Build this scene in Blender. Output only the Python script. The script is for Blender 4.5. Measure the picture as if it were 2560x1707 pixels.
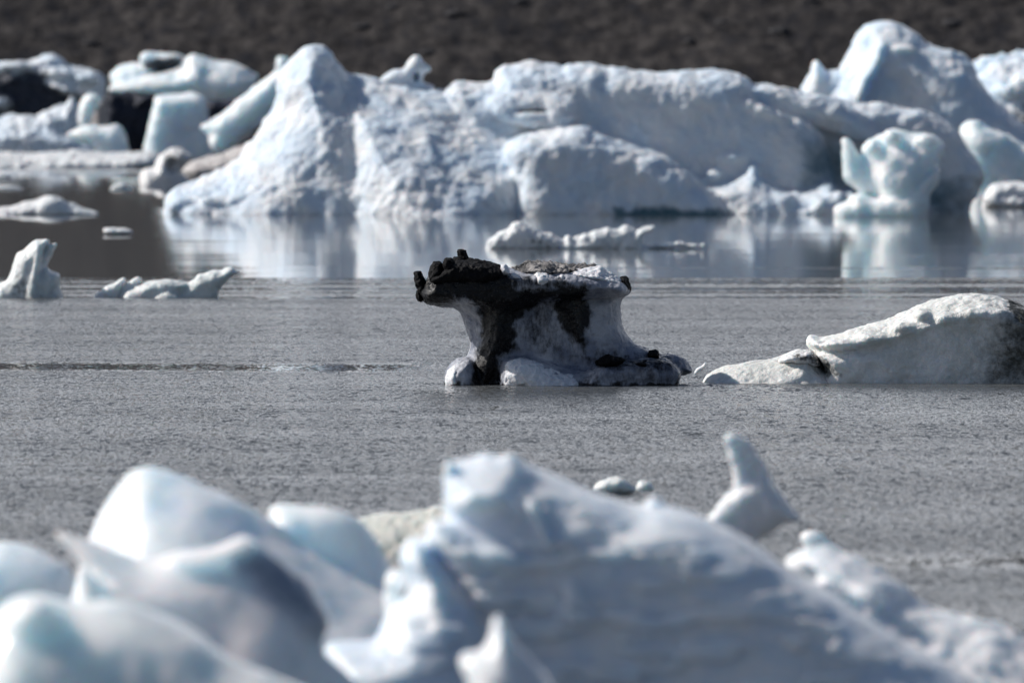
import bpy, math, time
import numpy as np
T0 = time.time()
SC = bpy.context.scene
for o in list(bpy.data.objects):
    bpy.data.objects.remove(o)
COL = SC.collection

# ------------------------------------------------------------------ camera
CAM_H = 4.0            # metres above the lagoon
FPX = 300.0 / 36.0 * 1024.0
HORIZON = 110.0        # row of the horizon in the 1024 x 682 frame
cam_d = bpy.data.cameras.new('camera')
cam = bpy.data.objects.new('camera', cam_d)
COL.objects.link(cam)
cam.location = (0, 0, CAM_H)
cam.rotation_euler = (math.radians(90), 0, 0)
cam_d.lens = 300.0
cam_d.sensor_width = 36.0
cam_d.sensor_fit = 'HORIZONTAL'
cam_d.shift_y = -(341.0 - HORIZON) / 1024.0
cam_d.clip_start = 0.5
cam_d.clip_end = 20000.0
cam_d.dof.use_dof = True
cam_d.dof.focus_distance = 124.4
cam_d.dof.aperture_fstop = 2.25
SC.camera = cam

# ------------------------------------------------------------------ sky and sun
SUN_ELEV = math.radians(40)
SUN_AZ = math.radians(-77)      # from +Y (view direction), negative is to the left
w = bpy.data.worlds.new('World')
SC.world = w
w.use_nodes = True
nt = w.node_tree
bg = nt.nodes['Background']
sky = nt.nodes.new('ShaderNodeTexSky')
sky.sky_type = 'NISHITA'
sky.sun_disc = False
sky.sun_elevation = SUN_ELEV
sky.sun_rotation = SUN_AZ
sky.air_density = 1.0
sky.dust_density = 1.2
sky.ozone_density = 5.0
# thin white cloud towards the horizon, clear blue overhead
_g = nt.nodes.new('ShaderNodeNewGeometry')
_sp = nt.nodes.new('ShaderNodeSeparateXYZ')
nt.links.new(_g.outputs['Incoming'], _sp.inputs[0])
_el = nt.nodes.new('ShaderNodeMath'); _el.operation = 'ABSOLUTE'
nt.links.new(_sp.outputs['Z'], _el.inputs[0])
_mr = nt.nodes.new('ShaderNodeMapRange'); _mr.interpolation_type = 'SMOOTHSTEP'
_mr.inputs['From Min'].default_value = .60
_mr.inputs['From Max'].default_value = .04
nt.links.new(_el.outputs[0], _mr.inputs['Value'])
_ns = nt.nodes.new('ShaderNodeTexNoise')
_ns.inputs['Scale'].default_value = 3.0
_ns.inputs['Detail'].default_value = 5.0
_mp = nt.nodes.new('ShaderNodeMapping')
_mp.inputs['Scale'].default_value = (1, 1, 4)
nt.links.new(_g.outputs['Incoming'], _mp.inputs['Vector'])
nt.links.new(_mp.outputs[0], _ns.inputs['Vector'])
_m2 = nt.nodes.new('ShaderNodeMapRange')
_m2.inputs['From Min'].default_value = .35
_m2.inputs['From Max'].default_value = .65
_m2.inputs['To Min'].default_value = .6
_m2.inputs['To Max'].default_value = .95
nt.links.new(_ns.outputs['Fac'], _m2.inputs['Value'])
# unseen cloud bank set ahead and sunward to brighten water, not ice shade
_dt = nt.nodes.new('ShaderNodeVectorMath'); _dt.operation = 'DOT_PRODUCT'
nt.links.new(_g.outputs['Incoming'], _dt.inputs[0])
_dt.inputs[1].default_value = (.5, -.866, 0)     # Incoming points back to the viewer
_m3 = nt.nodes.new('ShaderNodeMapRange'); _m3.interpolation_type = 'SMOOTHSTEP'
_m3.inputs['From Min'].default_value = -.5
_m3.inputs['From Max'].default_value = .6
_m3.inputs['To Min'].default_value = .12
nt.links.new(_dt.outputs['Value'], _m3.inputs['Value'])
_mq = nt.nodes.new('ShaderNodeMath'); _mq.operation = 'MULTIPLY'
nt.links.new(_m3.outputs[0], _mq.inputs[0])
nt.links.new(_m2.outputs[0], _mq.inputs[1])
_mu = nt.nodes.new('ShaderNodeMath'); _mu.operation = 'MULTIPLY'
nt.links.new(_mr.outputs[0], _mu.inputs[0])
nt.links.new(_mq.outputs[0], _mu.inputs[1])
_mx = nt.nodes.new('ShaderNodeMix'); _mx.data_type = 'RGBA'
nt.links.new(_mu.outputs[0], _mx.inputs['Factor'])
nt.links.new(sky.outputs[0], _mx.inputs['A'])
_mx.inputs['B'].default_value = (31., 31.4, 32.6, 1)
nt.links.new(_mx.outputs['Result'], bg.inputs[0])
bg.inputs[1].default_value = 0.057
sd = bpy.data.lights.new('sun', 'SUN')
sd.energy = 5.0
sd.angle = math.radians(0.53)
sd.color = (1.0, 0.955, 0.90)
sun = bpy.data.objects.new('sun', sd)
COL.objects.link(sun)
sx = math.sin(SUN_AZ) * math.cos(SUN_ELEV)
sy = math.cos(SUN_AZ) * math.cos(SUN_ELEV)
sz = math.sin(SUN_ELEV)
from mathutils import Vector
sun.rotation_euler = Vector((sx, sy, sz)).to_track_quat('Z', 'Y').to_euler()
sun.location = (sx * 100, sy * 100, sz * 100)

SC.render.engine = 'CYCLES'
SC.view_settings.view_transform = 'Standard'
SC.view_settings.look = 'None'
SC.view_settings.exposure = 0.0
SC.view_settings.gamma = 1.0
SC.view_settings.use_curve_mapping = False
SC.cycles.max_bounces = 8
SC.cycles.use_denoising = True

# ------------------------------------------------------------------ numpy noise
_rng = np.random.RandomState(7)
_TAB = _rng.rand(32, 32, 32).astype(np.float32) * 2 - 1


def vnoise(p, seed=0):
    """smooth value noise in [-1, 1], p is (N, 3)"""
    p = p + np.array([seed * 3.17, seed * 7.31, seed * 1.93])
    i = np.floor(p).astype(np.int64)
    f = (p - i).astype(np.float32)
    f = f * f * f * (f * (f * 6 - 15) + 10)
    i0 = i & 31
    i1 = (i + 1) & 31
    x0, y0, z0 = i0[:, 0], i0[:, 1], i0[:, 2]
    x1, y1, z1 = i1[:, 0], i1[:, 1], i1[:, 2]
    fx, fy, fz = f[:, 0], f[:, 1], f[:, 2]
    a = _TAB[x0, y0, z0] * (1 - fx) + _TAB[x1, y0, z0] * fx
    b = _TAB[x0, y1, z0] * (1 - fx) + _TAB[x1, y1, z0] * fx
    c = _TAB[x0, y0, z1] * (1 - fx) + _TAB[x1, y0, z1] * fx
    d = _TAB[x0, y1, z1] * (1 - fx) + _TAB[x1, y1, z1] * fx
    return (a * (1 - fy) + b * fy) * (1 - fz) + (c * (1 - fy) + d * fy) * fz


def fbm(p, octv=4, seed=0, ridge=False):
    r = 0
    a = 1.0
    t = 0
    for k in range(octv):
        n = vnoise(p * (2.03 ** k), seed + k * 5)
        if ridge:
            n = 1 - 2.4 * np.abs(n)
        r = r + a * n
        t += a
        a *= 0.5
    return r / t


def worley(p, seed=0):
    """distance to the nearest feature point: bowls with sharp ridges between, like melt scallops"""
    i = np.floor(p).astype(np.int64)
    best = np.full(len(p), 9., np.float32)
    for a in (-1, 0, 1):
        for b in (-1, 0, 1):
            for c in (-1, 0, 1):
                j = i + np.array([a, b, c])
                x, y, z = (j[:, 0] + seed) & 31, (j[:, 1] + seed * 3) & 31, (j[:, 2] + seed * 7) & 31
                fx = j[:, 0] + .5 + .45 * _TAB[x, y, z]
                fy = j[:, 1] + .5 + .45 * _TAB[y, z, x]
                fz = j[:, 2] + .5 + .45 * _TAB[z, x, y]
                d = (p[:, 0] - fx) ** 2 + (p[:, 1] - fy) ** 2 + (p[:, 2] - fz) ** 2
                best = np.minimum(best, d)
    return np.sqrt(best)


# ------------------------------------------------------------------ photo coordinates -> frame pixels (1024 wide)
CR = {0: (0, 0, 0.91875), 1: (0, 0, 2.61333), 2: (800, 0, 2.61333), 3: (1660, 0, 2.61333),
      4: (950, 560, 2.61333), 5: (1700, 650, 2.73488), 6: (0, 1107, 2.61333), 7: (800, 1107, 2.61333),
      8: (1660, 1107, 2.61333), 9: (0, 560, 3.675), 10: (1200, 530, 3.92), 11: (1020, 610, 5.8075),
      12: (1300, 620, 4.356), 13: (0, 130, 5.2275)}


def cv(c, pts):
    x0, y0, s = CR[c]
    a = np.array(pts, dtype=float)
    a = a / s
    a[:, 0] += x0
    a[:, 1] += y0
    return a * 0.4


def chaikin(P, n=2):
    for _ in range(n):
        Q = np.roll(P, -1, axis=0)
        P = np.stack([P * .75 + Q * .25, P * .25 + Q * .75], 1).reshape(-1, 2)
    return P


def polydist(X, Y, P):
    """signed distance, positive inside"""
    sh = X.shape
    X = X.ravel().astype(np.float32)
    Y = Y.ravel().astype(np.float32)
    best = np.full(X.shape, 1e9, np.float32)
    ins = np.zeros(X.shape, bool)
    n = len(P)
    for i in range(n):
        ax, ay = P[i]
        bx, by = P[(i + 1) % n]
        dx, dy = bx - ax, by - ay
        L = dx * dx + dy * dy + 1e-9
        t = np.clip(((X - ax) * dx + (Y - ay) * dy) / L, 0, 1)
        d = (X - ax - t * dx) ** 2 + (Y - ay - t * dy) ** 2
        best = np.minimum(best, d)
        if ay != by:
            c = ((Y < ay) != (Y < by)) & (X < dx * (Y - ay) / (by - ay) + ax)
            ins ^= c
    d = np.sqrt(best)
    return np.where(ins, d, -d).reshape(sh)


# ------------------------------------------------------------------ ice pieces (all sizes in frame pixels; w grows towards the viewer)
def pc(c, pts, w=0., T=30., R=25., p=2., tu=0., tv=0., k=4., sub=False, smooth=2):
    P = chaikin(cv(c, pts), smooth)
    return dict(kind='poly', c=P.mean(0), P=P, w=w, T=T, R=R, p=p, tu=tu, tv=tv, k=k, sub=sub)


def el(c, x, y, rx, ry, w=0., rw=None, k=4., rot=0., sub=False):
    q = cv(c, [(x, y)])[0]
    s = 0.4 / CR[c][2]
    return dict(kind='ell', x=q[0], y=q[1], rx=rx * s, ry=ry * s, rw=(rw if rw else rx * s), w=w, k=k, rot=rot, sub=sub)


def bounds(p):
    if p['kind'] == 'poly':
        mn, mx = p['P'].min(0), p['P'].max(0)
        ext = p['T'] + abs(p['tu']) * (mx[0] - mn[0]) / 2 + abs(p['tv']) * (mx[1] - mn[1]) / 2
        return mn[0], mx[0], mn[1], mx[1], p['w'] - ext, p['w'] + ext
    r = max(p['rx'], p['ry'])
    return p['x'] - r, p['x'] + r, p['y'] - r, p['y'] + r, p['w'] - p['rw'], p['w'] + p['rw']


def build_field(pieces, cell, ybase, under=14, xlim=(-150, 1180)):
    B = np.array([bounds(p) for p in pieces if not p['sub']])
    m = 4 * cell
    x0, x1 = max(B[:, 0].min() - m, xlim[0]), min(B[:, 1].max() + m, xlim[1])
    y0, y1 = B[:, 2].min() - m, min(B[:, 3].max() + m, ybase + under)
    w0, w1 = B[:, 4].min() - m, B[:, 5].max() + m
    xs = np.arange(x0, x1 + cell, cell, dtype=np.float32)
    ys = np.arange(y0, y1 + cell, cell, dtype=np.float32)
    ws = np.arange(w0, w1 + cell, cell, dtype=np.float32)
    F = np.full((len(xs), len(ys), len(ws)), 60., np.float32)
    for p in pieces:
        b = bounds(p)
        mm = max(p['k'], 3) * 2 + 3 * cell
        i0, i1 = np.searchsorted(xs, [b[0] - mm, b[1] + mm])
        j0, j1 = np.searchsorted(ys, [b[2] - mm, b[3] + mm])
        k0, k1 = np.searchsorted(ws, [b[4] - mm, b[5] + mm])
        if i1 <= i0 or j1 <= j0 or k1 <= k0:
            continue
        X, Y = np.meshgrid(xs[i0:i1], ys[j0:j1], indexing='ij')
        W = ws[k0:k1][None, None, :]
        if p['kind'] == 'poly':
            d = polydist(X, Y, p['P'])
            cx, cy = p['c']
            wc = p['w'] + p['tu'] * (X - cx) - p['tv'] * (Y - cy)
            q = np.maximum((p['R'] - d) / p['R'], 0)
            s = np.abs(W - wc[:, :, None]) / p['T']
            pp = p['p']
            if pp == 2:
                f = (np.sqrt(q[:, :, None] ** 2 + s * s) - 1) * min(p['R'], p['T'])
            else:
                f = ((q[:, :, None] ** pp + s ** pp) ** (1 / pp) - 1) * min(p['R'], p['T'])
        else:
            ca, sa = math.cos(p['rot']), math.sin(p['rot'])
            U = (X - p['x']) * ca + (Y - p['y']) * sa
            V = -(X - p['x']) * sa + (Y - p['y']) * ca
            q = (U / p['rx']) ** 2 + (V / p['ry']) ** 2
            s = (W - p['w']) / p['rw']
            f = (np.sqrt(q[:, :, None] + s * s) - 1) * min(p['rx'], p['ry'], p['rw'])
        G = F[i0:i1, j0:j1, k0:k1]
        k = p['k']
        if p['sub']:
            f = -f
            h = np.maximum(k - np.abs(G - f), 0) / k
            F[i0:i1, j0:j1, k0:k1] = np.maximum(G, f) + h * h * k * .25
        else:
            h = np.maximum(k - np.abs(G - f), 0) / k
            F[i0:i1, j0:j1, k0:k1] = np.minimum(G, f) - h * h * k * .25
    # close the volume
    F[0] = F[-1] = 5
    F[:, 0] = F[:, -1] = 5
    F[:, :, 0] = F[:, :, -1] = 5
    return F, (x0, y0, w0)


def surfnet(F):
    S = F < 0
    c = np.zeros((F.shape[0] - 1, F.shape[1] - 1, F.shape[2] - 1), np.int8)
    for a in (0, 1):
        for b in (0, 1):
            for d in (0, 1):
                c += S[a:a + c.shape[0], b:b + c.shape[1], d:d + c.shape[2]]
    act = (c > 0) & (c < 8)
    I, J, K = np.nonzero(act)
    idx = np.full(c.shape, -1, np.int32)
    idx[I, J, K] = np.arange(len(I))
    acc = np.zeros((len(I), 3), np.float32)
    cnt = np.zeros(len(I), np.float32)
    corners = [(a, b, d) for a in (0, 1) for b in (0, 1) for d in (0, 1)]
    vals = {q: F[I + q[0], J + q[1], K + q[2]] for q in corners}
    for q in corners:
        for ax in range(3):
            if q[ax] == 0:
                r = list(q)
                r[ax] = 1
                r = tuple(r)
                v0, v1 = vals[q], vals[r]
                m = (v0 < 0) != (v1 < 0)
                t = np.where(m, v0 / np.where(m, v0 - v1, 1), 0)
                pos = np.zeros((len(I), 3), np.float32)
                pos[:] = q
                pos[:, ax] = t
                acc += pos * m[:, None]
                cnt += m
    V = acc / cnt[:, None] + np.stack([I, J, K], 1)
    quads = []
    nx, ny, nz = F.shape
    # x edges
    for ax in range(3):
        sl0 = [slice(1, -1)] * 3
        sl1 = [slice(1, -1)] * 3
        sl0[ax] = slice(0, -1)
        sl1[ax] = slice(1, None)
        A = S[tuple(sl0)]
        Bq = S[tuple(sl1)]
        M = A != Bq
        E = np.stack(np.nonzero(M), 1)
        off = np.ones(3, int)
        off[ax] = 0
        E = E + off
        b1, b2 = [(1, 2), (2, 0), (0, 1)][ax]
        e1 = np.zeros(3, int); e1[b1] = 1
        e2 = np.zeros(3, int); e2[b2] = 1
        c00 = E - e1 - e2
        c10 = E - e2
        c11 = E
        c01 = E - e1
        g = lambda q: idx[q[:, 0], q[:, 1], q[:, 2]]
        Q = np.stack([g(c00), g(c10), g(c11), g(c01)], 1)
        flip = ~A[M]
        Q[flip] = Q[flip][:, ::-1]
        quads.append(Q)
    return V, np.concatenate(quads)


def vnormals(V, Q):
    a = V[Q[:, 2]] - V[Q[:, 0]]
    b = V[Q[:, 3]] - V[Q[:, 1]]
    n = np.cross(a, b)
    N = np.zeros_like(V)
    for i in range(4):
        for ax in range(3):
            N[:, ax] += np.bincount(Q[:, i], n[:, ax], len(V))
    return N / (np.linalg.norm(N, axis=1, keepdims=True) + 1e-9)


def relax(V, Q, it=1, f=.5):
    for _ in range(it):
        A = np.zeros_like(V)
        C = np.zeros(len(V))
        for i in range(4):
            j = Q[:, (i + 1) % 4]
            for ax in range(3):
                A[:, ax] += np.bincount(Q[:, i], V[j, ax], len(V))
            C += np.bincount(Q[:, i], minlength=len(V))
        V = V * (1 - f) + f * A / np.maximum(C, 1)[:, None]
    return V


def mesh_from(name, V, Q, mat, smooth=True, attrs=None):
    me = bpy.data.meshes.new(name)
    me.vertices.add(len(V))
    me.vertices.foreach_set('co', np.asarray(V, np.float32).ravel())
    n = Q.shape[1]
    me.loops.add(len(Q) * n)
    me.loops.foreach_set('vertex_index', Q.astype(np.int32).ravel())
    me.polygons.add(len(Q))
    me.polygons.foreach_set('loop_start', np.arange(0, len(Q) * n, n, dtype=np.int32))
    me.polygons.foreach_set('use_smooth', np.full(len(Q), smooth))
    me.update(calc_edges=True)
    me.validate()
    if attrs:
        for k, v in attrs.items():
            at = me.attributes.new(k, 'FLOAT', 'POINT')
            at.data.foreach_set('value', np.asarray(v, np.float32))
    me.materials.append(mat)
    return me


def tag(o, label=None, cat=None, group=None, kind=None):
    if label: o['label'] = label
    if cat: o['category'] = cat
    if group: o['group'] = group
    if kind: o['kind'] = kind
    return o


def ice(name, D, pieces, mat, cell=2., label=None, cat=None, group=None, parent=None, disp=((6, 24),), fine=(.7, 5),
        scal=0., scal_s=12., seed=1, dirt_shade=(), under=14, relaxn=1, bowl=None, ledge=None):
    """build an ice body standing in the water at distance D"""
    ybase = HORIZON + CAM_H * FPX / D
    for p in pieces:                       # keep hidden bottoms well below the water so they do not pinch
        if p['kind'] == 'poly':
            q = p['P']
            q[:, 1] = np.where(q[:, 1] > ybase + 8, q[:, 1] + 260, q[:, 1])
    F, org = build_field(pieces, cell, ybase, under)
    V, Q = surfnet(F)
    V = V * cell + np.array(org)
    V = relax(V, Q, relaxn)
    N = vnormals(V, Q)
    P = V.copy()
    for (a, s) in disp:
        P = P + N * (a * fbm(V / s, 3, seed))[:, None]
    if scal:
        P = P + N * (scal * fbm(V / scal_s, 3, seed + 9, ridge=True))[:, None]
    if bowl is None:
        bowl = ((3.0, 19.), (1.3, 8.))
    for (a, s) in bowl:
        Wp = V / s + .35 * np.stack([fbm(V / s * .8, 2, seed + 40), fbm(V / s * .8, 2, seed + 50), fbm(V / s * .8, 2, seed + 60)], 1)
        P = P + N * (a * (worley(Wp, seed) - .55))[:, None]
    if ledge:
        a, sc_, th = ledge
        n = fbm(V / np.array(sc_), 3, seed + 70)
        t = np.clip((n - th) / .16, 0, 1)
        P[:, 2] += a * t * t * (3 - 2 * t) * np.clip(N[:, 2] * 1.6 - .4, 0, 1)
    if fine[0]:
        P = P + N * (fine[0] * fbm(V / fine[1], 3, seed + 4))[:, None]
    # dirty patches, teal ice and shade put into the colour
    dv = np.zeros(len(V), np.float32)
    if dirt_shade:
        wx = fbm(V / 9., 3, seed + 20) * 6
        wy = fbm(V / 9., 3, seed + 30) * 6
        for (poly, soft, amt) in dirt_shade:
            d = polydist(P[:, 0] + wx, P[:, 1] + wy, poly)
            m = 1 / (1 + np.exp(-np.clip(d / soft, -20, 20)))
            if amt > 0:
                dv = np.maximum(dv, m * amt)
            else:
                dv = dv * (1 - m * -amt)
    s = D / FPX
    if parent is None:
        cx = float(P[:, 0].mean())
        loc = ((cx - 512) * s, D, 0.)
    else:
        loc = None
        cx = parent['_cx']
    L = np.stack([(P[:, 0] - cx) * s, -P[:, 2] * s, (ybase - P[:, 1]) * s], 1)
    me = mesh_from(name, L, Q, mat, attrs=dict(dirt_shade=dv))
    o = bpy.data.objects.new(name, me)
    COL.objects.link(o)
    if parent is None:
        o.location = loc
        tag(o, label, cat, group)
        o['_cx'] = cx
    else:
        o.parent = parent
    return o


def root(name, D, cx, label, cat, group=None):
    o = bpy.data.objects.new(name, None)
    COL.objects.link(o)
    o.location = ((cx - 512) * D / FPX, D, 0)
    o['_cx'] = float(cx)
    o.empty_display_size = .2
    return tag(o, label, cat, group)


# ------------------------------------------------------------------ materials
def new_mat(name):
    m = bpy.data.materials.new(name)
    m.use_nodes = True
    t = m.node_tree
    return m, t, t.nodes['Principled BSDF']


def nd(t, kind, **kw):
    n = t.nodes.new(kind)
    for k, v in kw.items():
        if k.startswith('i_'):
            n.inputs[k[2:].replace('_', ' ')].default_value = v
        else:
            setattr(n, k, v)
    return n


def ice_mat(name, col=(.78, .81, .84), col2=(.62, .72, .78), dirt_shade=(.03, .028, .026), px=.04, sss=.6, rad=8., rough=.45,
            bump=.5, spec=.5, speck=0., wet=.12, streak=1., brk=1.3, bs=5.):
    """snow and glacier ice; px is the size of one frame pixel at the berg's distance, in metres"""
    m, t, b = new_mat(name)
    L = t.links.new
    tc = nd(t, 'ShaderNodeTexCoord')
    n1 = nd(t, 'ShaderNodeTexNoise', i_Scale=1 / (40 * px), i_Detail=4., i_Roughness=.6)
    L(tc.outputs['Object'], n1.inputs['Vector'])
    r1 = nd(t, 'ShaderNodeMapRange')
    r1.inputs['From Min'].default_value = .4
    r1.inputs['From Max'].default_value = .6
    L(n1.outputs['Fac'], r1.inputs['Value'])
    mx = nd(t, 'ShaderNodeMix', data_type='RGBA')
    mx.inputs['A'].default_value = (*col, 1)
    mx.inputs['B'].default_value = (*col2, 1)
    L(r1.outputs[0], mx.inputs['Factor'])
    # dirty patches and painted shade: attribute broken up by noise
    at = nd(t, 'ShaderNodeAttribute', attribute_name='dirt_shade')
    n2 = nd(t, 'ShaderNodeTexNoise', i_Scale=1 / (bs * px), i_Detail=6., i_Roughness=.7)
    sm = nd(t, 'ShaderNodeMapping')
    sm.inputs['Scale'].default_value = (1, 1, streak)
    L(tc.outputs['Object'], sm.inputs['Vector'])
    L(sm.outputs[0], n2.inputs['Vector'])
    ad = nd(t, 'ShaderNodeMath', operation='MULTIPLY_ADD')
    L(n2.outputs['Fac'], ad.inputs[0])
    ad.inputs[1].default_value = brk
    sb = nd(t, 'ShaderNodeMath', operation='SUBTRACT')
    L(at.outputs['Fac'], sb.inputs[0])
    sb.inputs[1].default_value = brk / 2
    L(sb.outputs[0], ad.inputs[2])
    r2 = nd(t, 'ShaderNodeMapRange', interpolation_type='SMOOTHSTEP')
    r2.inputs['From Min'].default_value = .22
    r2.inputs['From Max'].default_value = .72
    L(ad.outputs[0], r2.inputs['Value'])
    gate = nd(t, 'ShaderNodeMath', operation='MULTIPLY')
    rg = nd(t, 'ShaderNodeMapRange')
    rg.inputs['From Min'].default_value = .02
    rg.inputs['From Max'].default_value = .25
    L(at.outputs['Fac'], rg.inputs['Value'])
    L(r2.outputs[0], gate.inputs[0])
    L(rg.outputs[0], gate.inputs[1])
    m2 = nd(t, 'ShaderNodeMix', data_type='RGBA')
    L(gate.outputs[0], m2.inputs['Factor'])
    L(mx.outputs['Result'], m2.inputs['A'])
    m2.inputs['B'].default_value = (*dirt_shade, 1)
    last = m2.outputs['Result']
    if speck > 0:
        n3 = nd(t, 'ShaderNodeTexNoise', i_Scale=1 / (1.6 * px), i_Detail=3., i_Roughness=.7)
        L(tc.outputs['Object'], n3.inputs['Vector'])
        r3 = nd(t, 'ShaderNodeMapRange')
        r3.inputs['From Min'].default_value = .56
        r3.inputs['From Max'].default_value = .72
        r3.inputs['To Max'].default_value = speck
        L(n3.outputs['Fac'], r3.inputs['Value'])
        m3 = nd(t, 'ShaderNodeMix', data_type='RGBA')
        L(r3.outputs[0], m3.inputs['Factor'])
        L(last, m3.inputs['A'])
        m3.inputs['B'].default_value = (.12, .11, .10, 1)
        last = m3.outputs['Result']
    L(last, b.inputs['Base Color'])
    # translucency, less where the ice is dirty or shaded in colour
    inv = nd(t, 'ShaderNodeMath', operation='MULTIPLY_ADD')
    L(gate.outputs[0], inv.inputs[0])
    inv.inputs[1].default_value = -sss
    inv.inputs[2].default_value = sss
    if sss > 0:
        L(inv.outputs[0], b.inputs['Subsurface Weight'])
        b.inputs['Subsurface Radius'].default_value = (.55, .85, 1.)
        b.inputs['Subsurface Scale'].default_value = rad * px
    # roughness: patches of wet glassy ice
    n4 = nd(t, 'ShaderNodeTexNoise', i_Scale=1 / (14 * px), i_Detail=3.)
    L(tc.outputs['Object'], n4.inputs['Vector'])
    r4 = nd(t, 'ShaderNodeMapRange')
    r4.inputs['From Min'].default_value = .35
    r4.inputs['From Max'].default_value = .6
    r4.inputs['To Min'].default_value = wet
    r4.inputs['To Max'].default_value = rough
    L(n4.outputs['Fac'], r4.inputs['Value'])
    L(r4.outputs[0], b.inputs['Roughness'])
    b.inputs['Specular IOR Level'].default_value = spec
    b.inputs['IOR'].default_value = 1.31
    # relief
    n5 = nd(t, 'ShaderNodeTexNoise', i_Scale=1 / (6 * px), i_Detail=6., i_Roughness=.62)
    L(tc.outputs['Object'], n5.inputs['Vector'])
    bp = nd(t, 'ShaderNodeBump', i_Strength=1.0, i_Distance=bump * px * 3)
    L(n5.outputs['Fac'], bp.inputs['Height'])
    L(bp.outputs[0], b.inputs['Normal'])
    return m


def PXM(D): return D / FPX


# ------------------------------------------------------------------ the lagoon
def water_material():
    m, t, b = new_mat('lagoon_water')
    L = t.links.new
    geo = nd(t, 'ShaderNodeNewGeometry')
    sep = nd(t, 'ShaderNodeSeparateXYZ')
    L(geo.outputs['Position'], sep.inputs[0])

    def mapping(sx_, sy_, seed=0.):
        mp = nd(t, 'ShaderNodeMapping')
        mp.inputs['Scale'].default_value = (sx_, sy_, 1)
        mp.inputs['Location'].default_value = (seed, seed * .37, seed)
        L(geo.outputs['Position'], mp.inputs['Vector'])
        return mp.outputs[0]

    def noise(sx_, sy_, det=2., rough=.5, seed=0.):
        n = nd(t, 'ShaderNodeTexNoise', i_Scale=1., i_Detail=det, i_Roughness=rough)
        L(mapping(sx_, sy_, seed), n.inputs['Vector'])
        return n

    def math_(op, a, b_, c_=None):
        n = nd(t, 'ShaderNodeMath', operation=op)
        for i, v in enumerate((a, b_, c_)):
            if v is None: continue
            if isinstance(v, (int, float)): n.inputs[i].default_value = v
            else: L(v, n.inputs[i])
        return n.outputs[0]

    def mrange(v, a, b_, c_=0., d_=1., smooth=True):
        n = nd(t, 'ShaderNodeMapRange')
        if smooth: n.interpolation_type = 'SMOOTHSTEP'
        L(v, n.inputs['Value'])
        n.inputs['From Min'].default_value = a
        n.inputs['From Max'].default_value = b_
        n.inputs['To Min'].default_value = c_
        n.inputs['To Max'].default_value = d_
        return n.outputs[0]

    # wobble of the zone borders
    wob = noise(.12, .0, 3., .6, 4.)
    y = math_('MULTIPLY_ADD', wob.outputs['Fac'], 4., sep.outputs['Y'])       # y + 0..4
    # gusts: 1 near (ruffled), 0 far (calm); the band between carries stripes
    near = mrange(y, 184.5, 182.5)                                           # 1 nearer than 183
    band = mrange(y, 207., 203.5)                                            # 1 nearer than 205
    st = noise(.015, .32, 2., .5, 9.)
    stripe = mrange(st.outputs['Fac'], .42, .6)
    # slight puffs in the calm part
    puff = mrange(noise(.01, .16, 3., .55, 13.).outputs['Fac'], .52, .72, 0., .05)
    bandamp = math_('MULTIPLY', band, math_('MULTIPLY_ADD', stripe, .50, .07))
    amp = math_('MAXIMUM', math_('MAXIMUM', near, bandamp), puff)
    # darker slicks inside the near part
    x = sep.outputs['X']
    sl1 = math_('MULTIPLY', mrange(math_('ABSOLUTE', math_('SUBTRACT', y, 135.4), 0), .8, 3.4, 1., 0.), mrange(x, -.5, -2., 0., 1.))
    sl2 = math_('MULTIPLY', mrange(math_('ABSOLUTE', math_('SUBTRACT', y, 77.7), 0), .1, 2.2, .8, 0.), mrange(x, 2.2, 3., 0., 1.))
    sl = math_('MAXIMUM', sl1, sl2)
    big = noise(.10, .22, 4., .6, 21.)
    patch = mrange(big.outputs['Fac'], .35, .65, .70, 1.15)
    ln = noise(.09, 1.1, 3., .6, 27.)
    lines = mrange(ln.outputs['Fac'], .60, .74, 1., .45)
    amp = math_('MULTIPLY', math_('MULTIPLY', amp, patch), lines)
    amp = math_('MULTIPLY', amp, math_('MULTIPLY_ADD', sl, -.93, 1.))

    # ripple slopes, three octaves, taken straight from colour noise
    def vec(n):
        s = nd(t, 'ShaderNodeSeparateColor')
        L(n.outputs['Color'], s.inputs[0])
        return s.outputs['Red'], s.outputs['Green']
    ax, ay = vec(noise(9., 2.6, 3., .6, 2.))
    bx, by = vec(noise(24., 6.0, 2., .65, 5.))
    cx, cy = vec(noise(4., .4, 1., .5, 7.))
    fx = math_('ADD', math_('ADD', math_('MULTIPLY', math_('SUBTRACT', ax, .5), .8), math_('MULTIPLY', math_('SUBTRACT', bx, .5), .7)), math_('MULTIPLY', math_('SUBTRACT', cx, .5), .4))
    fy = math_('ADD', math_('ADD', math_('MULTIPLY', math_('SUBTRACT', ay, .5), 1.0), math_('MULTIPLY', math_('SUBTRACT', by, .5), 1.2)), math_('MULTIPLY', math_('SUBTRACT', cy, .5), .28))
    nx_ = math_('MULTIPLY', math_('MULTIPLY', fx, amp), .8)
    tilt = math_('MULTIPLY_ADD', fy, 1.1, -.125)          # mean lean towards the viewer
    tilt = math_('MULTIPLY_ADD', sl, .10, tilt)
    ny_ = math_('MULTIPLY', tilt, amp)
    # calm part: long low undulation only
    cal = noise(.10, .9, 3., .6, 17.)
    calm = math_('MULTIPLY', math_('SUBTRACT', cal.outputs['Fac'], .5), .010)
    ny_ = math_('ADD', ny_, calm)
    # faint breeze on the open water behind and left of the big berg: mirror images give way to the dark slope
    far = mrange(sep.outputs['Y'], 345., 356.)
    side = mrange(math_('MULTIPLY_ADD', sep.outputs['Y'], .0415, sep.outputs['X']), .6, -.6)
    br = math_('MULTIPLY', math_('MAXIMUM', far, side), math_('SUBTRACT', 1., band))
    wn = noise(.5, .35, 4., .7, 31.)
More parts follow.
